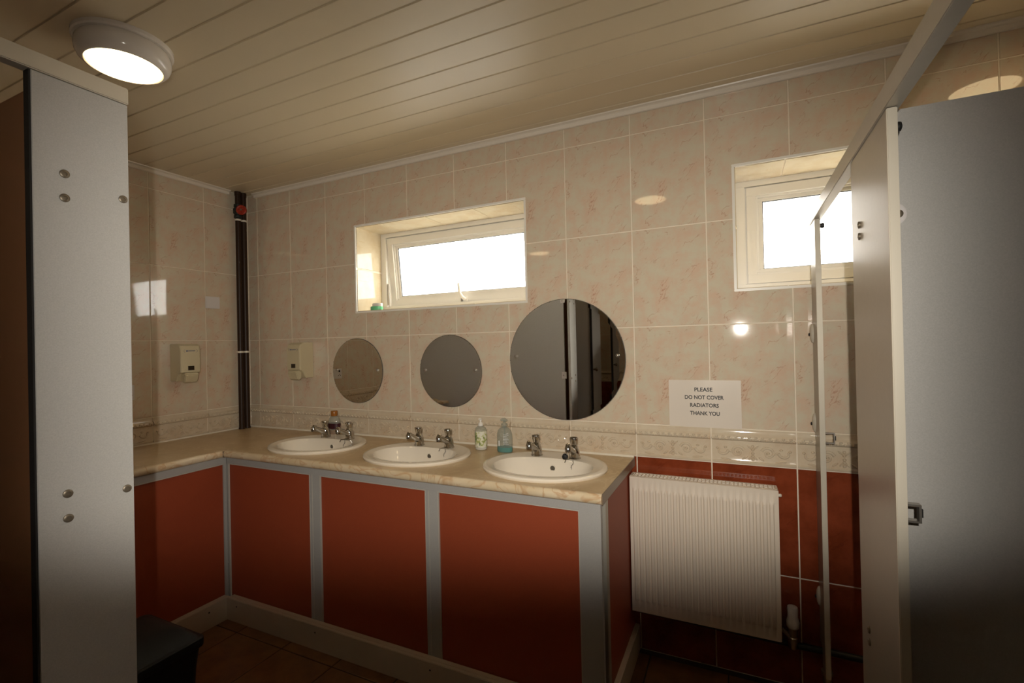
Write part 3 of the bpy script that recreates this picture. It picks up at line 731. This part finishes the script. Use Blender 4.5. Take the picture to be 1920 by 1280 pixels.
MB().tube([(x + .016, y, ZT + .158), (x, y, ZT + .163), (x - .012, y - .004, ZT + .162), (x - .018, y - .006, ZT + .158)], [.006, .010, .008, .005], 10).build('pump_head', 'clear_blue', t, smooth=True)

# green soap dish on the window sill
x, y, z = 1.118, 0.050, W1[2] + 0.0105
t = thing('soap_dish', 'mint green soap tub with a white lid on the window sill', 'soap tub', (x, y, z))
oval(MB(), (x, y, z), [(.040, 0), (.043, .004), (.042, .022), (.038, .026)], .7).build('tub', 'mint', t, smooth=True)
oval(MB(), (x + .006, y, z), [(.036, .025), (.036, .040), (.033, .044), (.02, .045)], .7).build('lid', 'white_soap', t, smooth=True)

# ------------------------------------------------------------------ mirrors
def mirror(cx, cz, r_, label, tilt=(0, 0)):
    t = thing('round_mirror', label, 'mirror', (cx, -0.001, cz), 'round frameless mirrors over the basins')
    MB().lathe([(r_, 0.0), (r_, -0.005)], (cx, -0.001, cz), 'y', 96).build('backing', 'mirror_edge', t, smooth=True)
    bw = 0.020
    MB().lathe([(r_ - .0022, -0.0052), (r_ - .0028, -0.0066), (r_ - bw, -0.00668)], (cx, -0.001, cz), 'y', 96, False, True).build('mirror_glass', 'mirror', t)
    n_ = int(60 * r_ / 0.3); rn = random.Random(int(cx * 100)); mb = MB()
    for k in range(n_):                         # spots of tarnish creeping in at the rim
        a = rn.uniform(0, 2 * PI); q = r_ - rn.uniform(.0005, .004) ; s_ = rn.uniform(.001, .0032)
        mb.lathe([(s_, -0.0064), (s_ * .6, -0.0068)], (cx + q * math.cos(a), 0 - .001, cz + q * math.sin(a)), 'y', 6)
    o = mb.build('tarnish_spots', 'mirror_edge', t); o['kind'] = 'stuff'
    for s_ in (-1, 1):
        MB().lathe([(.0085, -.006), (.0090, -.009), (.0075, -.0125), (.004, -.0145), (.001, -.015)], (cx + s_ * (r_ - 0.038), -0.001, cz + (0.005 if r_ < .25 else .018)), 'y', 20).build('dome_screw', 'steel', t, smooth=True)
    t.rotation_euler = (0.0035, 0, 0)     # hangs a touch forward at the top
    t.location.y -= 0.0006
    return t
mirror(1.001, 1.294, 0.2015, 'small round mirror over the basin nearest the corner pipes')
mirror(1.680, 1.2955, 0.2030, 'small round mirror over the middle basin')
mirror(2.3585, 1.3560, 0.3035, 'large round mirror over the basin beside the radiator')

# ------------------------------------------------------------------ soap dispensers on the walls
def dispenser(label, to):
    """local frame: u along the wall, d out of the wall, h height; to(u,d,h) -> world"""
    o = to(0, 0, 0)
    t = thing('soap_dispenser', label, 'dispenser', o, 'wall soap dispensers in the corner')
    def solid(us):      # list of (d,h) outline swept over u0..u1 with taper
        pass
    def loft_u(sections): return MB().loft([[to(u, d, h) for d, h in sec] for u, sec in sections])
    side = [(0, 0.012), (0, 0.240), (0.080, 0.240), (0.100, 0.226), (0.108, 0.200), (0.108, 0.066), (0.086, 0.056), (0.060, 0.012)]
    k = .82
    side_i = [(d * 1.0, h) for d, h in side]
    loft_u([(-.059, [(d * .97, h) for d, h in side]), (-.055, side_i), (.055, side_i), (.059, [(d * .97, h) for d, h in side])]).build('housing', 'beige', t, bevel=0.003)
    lev = [(0.078, 0.060), (0.112, 0.062), (0.122, 0.050), (0.106, 0.006), (0.090, 0.000), (0.078, 0.012)]
    loft_u([(-.040, lev), (.040, lev)]).build('push_lever', 'beige', t, bevel=0.004)
    win = [(0.1085, 0.078), (0.1085, 0.104), (0.1100, 0.104), (0.1100, 0.078)]
    loft_u([(-.017, win), (.019, win)]).build('level_window', 'tinted', t)
    def strip(u0, u1, h0, h1, mat, nm): loft_u([(u0, [(.1083, h0), (.1083, h1), (.1090, h1), (.1090, h0)]), (u1, [(.1083, h0), (.1083, h1), (.1090, h1), (.1090, h0)])]).build(nm, mat, t)
    strip(-.028, -.014, .192, .199, 'blue_ink', 'printed_mark'); strip(-.012, .026, .1935, .1975, 'blue_ink', 'printed_mark')
    for s_ in (-1, 1):      # thin print arcs either side of the mark
        pts = [to(s_ * (.030 + .010 * math.cos(q)), .1087, .1955 + .009 * math.sin(q)) for q in [-1.3 + 2.6 * i / 8 for i in range(9)]]
        MB().tube(pts, .0007, 5).build('printed_arc', 'blue_ink', t)
    a = to(.050, .086, .222)
    return t
d1_ = dispenser('beige soap dispenser on the left wall, below the white blank plate', lambda u, d, h: (d + .001, -0.4715 + u, 1.2440 + h))
d2_ = dispenser('beige soap dispenser on the window wall, between the pipes and a small mirror', lambda u, d, h: (0.563 + u, -d - .001, 1.2380 + h))

# blank plate and fused outlet on the left wall
t = thing('blank_plate', 'white blank cover plate on the left wall above the soap dispenser', 'plate', (0.0, -0.264, 1.756))
MB().box(0.0002, 0.010, -0.311, -0.218, 1.717, 1.795).build('plate_face', 'plate', t, bevel=0.003)
MB().box(0.0002, 0.005, -0.3085, -0.2205, 1.7195, 1.7925).build('back_box', 'plate', t)
t = thing('wall_outlet', 'white wall outlet with dark switches on the left wall near the cubicle panel', 'outlet', (0.0, -0.80, 1.21))
MB().box(0.0002, 0.010, -0.875, -0.727, 1.166, 1.252).build('plate_face', 'plate', t, bevel=0.002)
for yy in (-0.752, -0.845): MB().box(0.0095, 0.0125, yy - .008, yy + .008, 1.222, 1.240).build('switch', 'dark', t)
for yy in (-0.752, -0.845):
    for dy, dz in ((-.011, .19), (.011, .19), (0, .2)): MB().box(0.0095, 0.0108, yy + dy - .003, yy + dy + .003, 1.0 + dz, 1.006 + dz).build('pin_hole', 'dark', t)

# ------------------------------------------------------------------ heating pipes in the corner
PIPES = ((0.040, -0.099), (0.040, -0.058))
lab = ('dark brown vertical pipe in the corner carrying the red-wheeled valve', 'dark brown vertical pipe tight in the room corner')
for i, (px, py) in enumerate(PIPES):
    t = thing('heating_pipe', lab[i], 'pipe', (px, py, ZT), 'pipes in the room corner')
    MB().lathe([(.0175, 0.0), (.0175, ZC - ZT - .001)], (px, py, ZT), n=20).build('pipe_run', 'pipe', t, smooth=True)
    MB().lathe([(.0200, 0.0), (.0200, .010)], (px, py, ZT), n=20).build('floor_collar', 'pipe', t, smooth=True)
    MB().lathe([(.0200, -.028), (.0200, 0.0)], (px, py, ZC - .001), n=20).build('ceiling_socket', 'pipe', t, smooth=True)
    for z in (1.425, 2.335):
        MB().lathe([(.0176, -.006), (.0202, -.006), (.0202, .006), (.0176, .006)], (px, py, z), n=20).build('pipe_clip', 'seal', t, smooth=True)
    MB().tube([(px - .0175, py, 1.425), (.001, py, 1.425)], .005, 8).build('clip_post', 'seal', t)
    if i == 0:
        MB().lathe([(.018, -.05), (.026, -.046), (.026, -.030), (.022, -.026), (.030, -.012), (.030, .012), (.022, .026), (.026, .030), (.026, .046), (.018, .05)], (px, py, 2.395), n=16).build('valve_body', 'valve_black', t, smooth=True)
        v0 = Vector((px, py, 2.395)); dv = Vector((0.62, -0.78, 0.0)).normalized()
        MB().tube([v0 + dv * .02, v0 + dv * .055], .014, 12).build('valve_bonnet', 'valve_black', t, smooth=True)
        wc = v0 + dv * .062 + Vector((0.03, 0.025, -0.004)); a = dv.cross(Vector((0, 0, 1))).normalized(); u_ = Vector((0, 0, 1))
        mb = MB(); ring = [wc + .027 * (math.cos(q) * a + math.sin(q) * u_) for q in [2 * PI * k / 28 for k in range(29)]]
        mb.tube(ring, .007, 8, False)
        for k in range(4):
            q = PI / 2 * k; mb.tube([wc, wc + .026 * (math.cos(q) * a + math.sin(q) * u_)], .006, 6)
        mb.tube([wc - dv * .004, wc + dv * .004], .025, 20)
        mb.build('valve_wheel', 'red_plastic', t, smooth=True)
        MB().tube([wc - dv * .03, wc + dv * .009], .006, 10).build('valve_spindle', 'brass', t)

# ------------------------------------------------------------------ notice
t = thing('paper_notice', 'white laminated paper notice above the radiator asking not to cover it', 'notice', (3.0015, -0.0035, 1.156))
sx0, sx1, sz0, sz1 = 2.853, 3.150, 1.0525, 1.2605
NY = -0.0030
n = 24; rows = []
for k in range(n + 1):
    u = k / n; rows.append((sx0 + (sx1 - sx0) * u, 0.0012 * math.sin(u * 9.5 + .6) * 1.0))
mb = MB()
mb.loft([[(x, NY + dy - .001, sz0), (x, NY + dy - .001, sz1), (x, NY + dy, sz1), (x, NY + dy, sz0)] for x, dy in rows])
mb.build('sheet', 'paper', t, smooth=True)
def text(s, cx, cz, size, y, mat, parent, name='lettering', off=0.0):
    cu = bpy.data.curves.new('lettering_curve', 'FONT'); cu.body = s; cu.align_x = 'CENTER'; cu.align_y = 'CENTER'; cu.size = size; cu.offset = off; cu.extrude = 0.0001
    cu.resolution_u = 3
    ob = bpy.data.objects.new('lettering_tmp', cu); C.objects.link(ob)
    bpy.context.view_layer.update()
    me = bpy.data.meshes.new_from_object(ob.evaluated_get(bpy.context.evaluated_depsgraph_get()))
    bpy.data.objects.remove(ob); bpy.data.curves.remove(cu)
    me.name = name; me.materials.clear(); me.materials.append(M[mat])
    o = bpy.data.objects.new(name, me); C.objects.link(o); o.parent = parent
    o.location = Vector((cx, y, cz)) - ORG[parent.name]; o.rotation_euler = (PI / 2, 0, 0)
    xs_ = [v.co.x for v in me.vertices]
    return o, (max(xs_) - min(xs_))
for s, cx, cz, wid in (('PLEASE', 2.999, 1.2180, .074), ('DO NOT COVER', 3.0005, 1.1835, .160), ('RADIATORS', 3.0015, 1.1485, .118), ('THANK YOU', 3.0035, 1.1130, .122)):
    o, wd = text(s, cx, cz, 0.0235, NY - .0026, 'ink', t, off=0.0006)
    o.scale = (wid / wd, 1.0, 1.0)

# ------------------------------------------------------------------ radiator
rx0, rx1, rz0, rz1 = 2.687, 3.272, 0.230, 0.832; ry0, ry1 = -0.108, -0.030
rad = thing('radiator', 'cream double-panel radiator with vertical ridges below the notice', 'radiator', (2.985, -0.07, rz0))
def ridged(yface, sgn, name):
    N = 23; per = (rx1 - rx0 - 0.020) / N; st = rx0 + 0.010
    xs_ = [rx0]; hs = [0.0]
    pr = [(.0, 0), (.13, 0), (.21, .6), (.30, 1), (.70, 1), (.79, .6), (.87, 0)]
    for k in range(N):
        for f_, h in pr: xs_.append(st + (k + f_) * per); hs.append(h)
    xs_.append(rx1); hs.append(0.0)
    zs = [(rz0, 0), (rz0 + .046, 0), (rz0 + .052, .6), (rz0 + .060, 1), (rz1 - .064, 1), (rz1 - .054, .75), (rz1 - .047, .0), (rz1 - .004, 0), (rz1, 0)]
    vs_ = []; fs = []
    for z, g in zs:
        for x, h in zip(xs_, hs):
            vs_.append((x, yface + sgn * 0.0060 * h * g + (0.004 * -sgn if z == rz1 and False else 0), z))
    w_ = len(xs_)
    for i in range(len(zs) - 1):
        for j in range(w_ - 1): fs.append((i * w_ + j, i * w_ + j + 1, (i + 1) * w_ + j + 1, (i + 1) * w_ + j))
    k = len(vs_)
    vs_ += [(x, y - sgn * 0.010 - sgn * .0, z) for x, y, z in [(rx0, yface, rz0), (rx1, yface, rz0), (rx1, yface, rz1), (rx0, yface, rz1)]]
    fs.append((k, k + 1, k + 2, k + 3))
    bot = list(range(w_)); fs.append(tuple(bot) + (k + 1, k)); top = [(len(zs) - 1) * w_ + j for j in range(w_)]; fs.append(tuple(top) + (k + 2, k + 3))
    fs.append((0, k, k + 3, (len(zs) - 1) * w_)); fs.append((w_ - 1, k + 1, k + 2, len(zs) * w_ - 1))
    return MB().add(vs_, fs).build(name, 'radiator', rad, smooth=True)
ridged(ry0, -1, 'front_panel'); 
MB().box(rx0, rx1, ry1 - 0.006, ry1, rz0, rz1).build('rear_panel', 'radiator', rad)
MB().box(rx1 - .010, rx1 + .002, ry0 + .010, ry1 - .006, rz0 + .02, rz1 + .001).box(rx1 - .004, rx1 + .003, ry0 - .001, ry0 + .012, rz0, rz1).build('side_cover', 'radiator', rad, bevel=0.002)
MB().box(rx0 - .002, rx0 + .010, ry0 + .010, ry1 - .006, rz0 + .02, rz1 + .001).build('side_cover', 'radiator', rad, bevel=0.002)
MB().lathe([(.006, 0), (.007, .008), (.004, .012)], (rx1 + .003, ry0 + .016, rz1 - .022), 'x', 12).build('vent_plug', 'radiator', rad, smooth=True)
NS = 36
g = MB(); ya, yb = ry0 + .010, ry1 - .006
g.box(rx0 + .010, rx1 - .010, ya, ya + .010, rz1 - .004, rz1 + .001).box(rx0 + .010, rx1 - .010, yb - .010, yb, rz1 - .004, rz1 + .001).box(rx0 + .010, rx1 - .010, (ya + yb) / 2 - .003, (ya + yb) / 2 + .003, rz1 - .004, rz1 + .001)
g.build('grille_frame', 'radiator', rad)
sm = MB().box(-.0022, .0022, ya + .010 - (ya + yb) / 2, yb - .010 - (ya + yb) / 2, -.0035, 0.0006).mesh('grille_bar'); sm.materials.append(M['radiator'])
for k in range(NS):
    place('grille_bar', sm, rad, (rx0 + .016 + (rx1 - rx0 - .032) * k / (NS - 1), (ya + yb) / 2, rz1))
fn = MB()
for k in range(70):
    x = rx0 + .02 + (rx1 - rx0 - .04) * k / 69; fn.box(x, x + .001, ry0 + .014, ry1 - .010, rz0 + .04, rz1 - .12)
fn.build('convector_fins', 'radiator', rad)
for x in (2.80, 3.17): MB().box(x - .015, x + .015, ry1, -0.0005, rz0 + .08, rz0 + .52).build('wall_bracket', 'steel', rad)
# valve and supply pipe
vx, vy = 3.317, -0.062
val = rad
MB().lathe([(.020, .085), (.023, .090), (.024, .108), (.020, .122), (.0185, .128), (.0195, .160), (.018, .168), (.012, .170)], (vx, vy, 0.19), n=24).build('thermostatic_head', 'plate', val, smooth=True)
MB().lathe([(.012, 0.0), (.013, .02), (.016, .022), (.016, .045), (.013, .048), (.017, .060), (.017, .086)], (vx, vy, 0.19), n=20).build('radiator_valve', 'steel', val, smooth=True)
MB().tube([(vx, vy, .225), (3.278, vy, .262)], .009, 10).build('tail', 'steel', val, smooth=True)
MB().tube([(vx, vy, .215), (vx, vy + .006, .200), (vx + .012, -.040, .192), (vx + .05, -.036, .192), (XR - .05, -.036, .186)], .0125, 12).build('supply_pipe', 'valve_black', val, smooth=True)
MB().tube([(2.715, -.06, .245), (2.715, -.05, .205), (2.74, -.036, .200), (3.3, -.036, .193)], .011, 12).build('return_pipe', 'valve_black', val, smooth=True)

# ------------------------------------------------------------------ left toilet cubicle
X1 = 1.851; ZL = 2.059
cub = thing('toilet_cubicle', 'grey laminate cubicle with its brown door standing open inward, beside the counter', 'cubicle', (1.6, -2.6, 0))
MB().box(X1 - 0.026, X1 + 0.004, YF + .004, YEND, ZL - 0.038, ZL).build('head_rail', 'alu_bright', cub, bevel=0.002)
def screw(mb_parent, p, axis, r_=.0088, mat='brass'):
    s_ = MB()
    if axis == 'x': s_.lathe([(r_, 0), (r_, .0022), (r_ * .8, .0035), (r_ * .45, .0036), (r_ * .4, .002)], p, 'x', 18)
    elif axis == '-y': s_.lathe([(r_, 0), (r_, -.0022), (r_ * .8, -.0035), (r_ * .45, -.0036), (r_ * .4, -.002)], p, 'y', 18)
    else: s_.lathe([(r_, 0), (r_, -.0022), (r_ * .8, -.0035), (r_ * .45, -.0036), (r_ * .4, -.002)], p, 'x', 18)
    return s_.build('fixing_screw', mat, mb_parent, smooth=True)
pa = MB().box(X1 - 0.022, X1, -1.8115, YEND - .001, 0.14, ZL - 0.039).build('pilaster', 'laminate_grey', cub, bevel=0.0012)
MB().box(X1 - 0.0225, X1 - .001, -1.8150, -1.8115, 0.14, ZL - 0.039).build('gap_shade_strip', 'dark', pa)  # near-black colour stands in for shade in the gap beside the pilaster
for yy, zz in ((-1.7600, 1.8218), (-1.7605, 1.7704), (-1.6535, 1.7958), (-1.7634, 1.1433), (-1.7632, 1.0915), (-1.6555, 1.1238), (-1.7634, 0.42), (-1.7632, 0.37), (-1.6555, 0.395)):
    screw(pa, (X1, yy, zz), 'x')
MB().tube([(X1 - .011, -1.70, 0.14), (X1 - .011, -1.70, 0.02)], .014, 14).tube([(X1 - .011, -1.70, 0.02), (X1 - .011, -1.70, 0.0005)], .03, 16).build('leg', 'steel', pa, smooth=True)
ep = MB().box(0.004, X1 - 0.056, YEND - 0.020, YEND - .001, 0.10, ZL - 0.022).build('end_panel', 'laminate_grey', cub, bevel=0.001)
for zz in (0.36, 1.12, 1.775):
    br = MB().box(X1 - .082, X1 - .040, YEND - .001, YEND + .003, zz, zz + .058).build('corner_bracket', 'plate', ep, bevel=0.001)
    MB().lathe([(.006, 0), (.006, .002), (.003, .003)], (X1 - .066, YEND + .003, zz + .029), 'y', 12).build('bracket_screw', 'steel', br)
dr = MB().box(1.222, X1 - 0.020, -1.8000, -1.7810, 0.15, 1.997).build('door', 'laminate_brown', cub, bevel=0.0012)
MB().lathe([(.012, 0), (.012, -.02), (.02, -.03), (.018, -.04), (.008, -.044)], (1.275, -1.800, 1.05), 'y', 16).build('knob', 'steel', dr, smooth=True)
pb = MB().box(X1 - 0.022, X1, -2.640, -2.330, 0.14, ZL - 0.039).build('pilaster', 'laminate_grey', cub, bevel=0.0012)
MB().box(X1 - 0.020, X1 + .0005, -2.3300, -2.3150, 0.14, ZL - 0.039).build('gap_shade_strip', 'dark', pb)  # shade of the doorway gap painted as a dark strip
MB().lathe([(.010, 0), (.010, .018), (.020, .026), (.020, .036), (.010, .042)], (X1, -2.345, 1.155), 'x', 18).build('lock_knob', 'chrome', pb, smooth=True)
MB().tube([(X1 - .011, -2.50, 0.14), (X1 - .011, -2.50, 0.0005)], .014, 14).build('leg', 'steel', pb, smooth=True)
MB().box(0.004, X1 - 0.024, -2.372, -2.353, 0.10, ZL - 0.022).build('divider_panel', 'laminate_grey', cub, bevel=0.001)
pc = MB().box(X1 - 0.022, X1, -3.480, -3.180, 0.14, ZL - 0.039).build('pilaster', 'laminate_grey', cub, bevel=0.0012)
MB().box(X1 - 0.020, X1 + .0005, -3.1800, -3.160, 0.14, ZL - 0.039).build('gap_shade_strip', 'dark', pc)  # dark strip, its colour standing in for gap shade
MB().lathe([(.010, 0), (.010, .018), (.020, .026), (.020, .036), (.010, .042)], (X1, -3.20, 1.155), 'x', 18).build('lock_knob', 'chrome', pc, smooth=True)
MB().tube([(X1 - .011, -3.35, 0.14), (X1 - .011, -3.35, 0.0005)], .014, 14).build('leg', 'steel', pc, smooth=True)

# ------------------------------------------------------------------ right toilet cubicles
X2 = 3.417; ZRr = 1.9375; TK = 0.018
cub2 = thing('toilet_cubicle', 'grey laminate cubicles with open doorways beside the radiator and closed window', 'cubicle', (4.1, -1.0, 0))
MB().prism([(X2 - .004, ZRr - .046), (X2 - .004, ZRr), (X2 + .024, ZRr), (X2 + .024, ZRr - .046)], 'y', -3.6, -0.012).build('head_rail', 'alu', cub2, bevel=0.0015)
MB().prism([(X2 - .004, ZRr - .046), (X2 - .004, ZRr), (X2 - .002, ZRr), (X2 - .002, ZRr - .046)], 'y', -0.012, -0.001).build('rail_tip', 'alu', cub2)
def pil(y0, y1, name='pilaster', notch=False):
    zt_ = ZRr - .047; pr_ = [(y0 + .004, .145), (y1, .145), (y1, zt_), (y0 + .004, zt_)]
    if notch: pr_ = [(y0 + .004, .145), (-.056, .145), (-.056, .215), (y1, .215), (y1, zt_), (y0 + .004, zt_)]   # cut out for the heating pipe
    p_ = MB().prism(pr_, 'x', X2, X2 + TK).build(name, 'satin_panel', cub2)
    MB().box(X2 - .001, X2 + TK - .001, y0 - .001, y0 + .006, 0.140, ZRr - .047).build('edge_trim', 'alu_bright', p_, bevel=0.0015)
    ym = y0 + .045 if notch else (y0 + y1) / 2
    MB().tube([(X2 + .009, ym, 0.145), (X2 + .009, ym, 0.0005)], .014, 14).build('leg', 'steel', p_, smooth=True)
    MB().lathe([(.020, 0), (.020, .012), (.014, .014)], (X2 + .009, ym, 0.135), 'z', 16).build('leg_cap', 'steel', p_, smooth=True)
    return p_
pr1 = pil(-0.134, -0.004, notch=True); pr2 = pil(-1.098, -0.766); pr3 = pil(-2.05, -1.73)
# oval wall brackets on the first pilaster
for zz in (1.455, 1.096, 0.402):
    mb = MB(); rings = []
    for f_, dd in ((1.0, 0.0), (0.9, .006), (0.6, .010), (.2, .012)):
        rings.append([(X2 - dd, -0.020 + f_ * .017 * math.cos(q), zz + f_ * .040 * math.sin(q)) for q in [2 * PI * k / 24 for k in range(24)]])
    ov = mb.loft(rings).build('oval_bracket', 'alu_bright', pr1, smooth=True)
    MB().lathe([(.006, 0), (.006, -.003), (.003, -.004)], (X2 - .0125, -.020, zz - .004), 'x', 12).build('bracket_screw', 'dark', ov)
for zz in (1.7131, 1.6849): screw(pr2, (X2, -0.846, zz), '-x', .0085, 'brass')
for zz in (1.12, 1.09): screw(pr2, (X2, -0.846, zz - .4), '-x', .0085, 'brass')
MB().lathe([(.008, 0), (.010, .006), (.009, .012), (.004, .014)], (X2 + TK, -0.128, 1.864), 'x', 14).build('door_buffer', 'rubber', pr1, smooth=True)
MB().lathe([(.008, 0), (.010, .004), (.009, .008), (.004, .010)], (X2 + TK, -1.080, 1.856), 'x', 16).build('door_buffer', 'rubber', pr2, smooth=True)
def keep(parent, y, z, wd, hg):
    x0 = X2 + TK - .001; mb = MB()
    mb.box(x0, x0 + wd, y - .004, y + .012, z + hg / 2 - .004, z + hg / 2).box(x0, x0 + wd, y - .004, y + .012, z - hg / 2, z - hg / 2 + .004).box(x0 + wd - .004, x0 + wd, y - .004, y + .012, z - hg / 2 + .004, z + hg / 2 - .004)
    k_ = mb.build('lock_keep', 'steel', parent)
    MB().box(x0 + wd - .003, x0 + wd + .004, y + .002, y + .008, z - .008, z + .008).build('keep_bolt', 'dark', k_)
keep(pr1, -0.134, 1.057, .030, .041); keep(pr2, -1.085, 1.088, .024, .036); keep(pr3, -2.05, 1.088, .024, .036)
dv_ = MB().box(X2 + TK + .001, XR - .002, -0.968, -0.950, 0.14, ZRr - .004).build('divider_panel', 'laminate_grey', cub2, bevel=0.001)
dsc = MB().lathe([(.026, 0), (.026, -.003), (.022, -.005)], (X2 + TK + .017, -0.968, 1.704), 'y', 28).build('fixing_disc', 'plate', dv_, smooth=True)
screw(dsc, (X2 + TK + .027, -0.973, 1.704), '-y', .0090, 'brass')
d_a = MB().box(X2 + TK + .010, X2 + TK + .630, -0.792, -0.772, 0.15, ZRr - .06).build('door', 'laminate_grey', cub2, bevel=0.001)
MB().lathe([(.012, 0), (.012, .02), (.02, .03), (.018, .04), (.008, .044)], (X2 + .58, -0.772, 1.05), 'y', 16).build('knob', 'steel', d_a, smooth=True)
MB().box(X2 + TK + .001, XR - .002, -1.918, -1.900, 0.14, ZRr - .004).build('divider_panel', 'laminate_grey', cub2, bevel=0.001)

# ------------------------------------------------------------------ bin
bx, by = 1.185, -1.37
t = thing('waste_bin', 'black plastic waste bin with a sloping lid before the counter base', 'bin', (bx, by, 0))
def rect_ring(x0, x1, y0, y1, z, r_=.02):
    pts = []
    for cx, cy, s0 in ((x1 - r_, y1 - r_, 0), (x0 + r_, y1 - r_, PI / 2), (x0 + r_, y0 + r_, PI), (x1 - r_, y0 + r_, 3 * PI / 2)):
        for k in range(4):
            q = s0 + PI / 2 * k / 3; pts.append((cx + r_ * math.cos(q), cy + r_ * math.sin(q), z))
    return pts
MB().loft([rect_ring(1.035, 1.335, -1.54, -1.215, .0005), rect_ring(1.020, 1.350, -1.56, -1.200, .30), rect_ring(1.012, 1.358, -1.57, -1.192, .375)]).build('bin_body', 'bin', t, smooth=True)
MB().loft([rect_ring(1.006, 1.366, -1.578, -1.186, .372), rect_ring(1.004, 1.368, -1.580, -1.184, .376), rect_ring(1.004, 1.368, -1.580, -1.184, .402), rect_ring(1.008, 1.364, -1.576, -1.188, .405)]).build('rim', 'bin', t, smooth=True)
MB().loft([rect_ring(1.014, 1.356, -1.570, -1.196, .404), rect_ring(1.050, 1.318, -1.555, -1.215, .428), rect_ring(1.085, 1.270, -1.54, -1.235, .440), rect_ring(1.12, 1.24, -1.50, -1.27, .443)]).build('lid', 'bin', t, smooth=True)
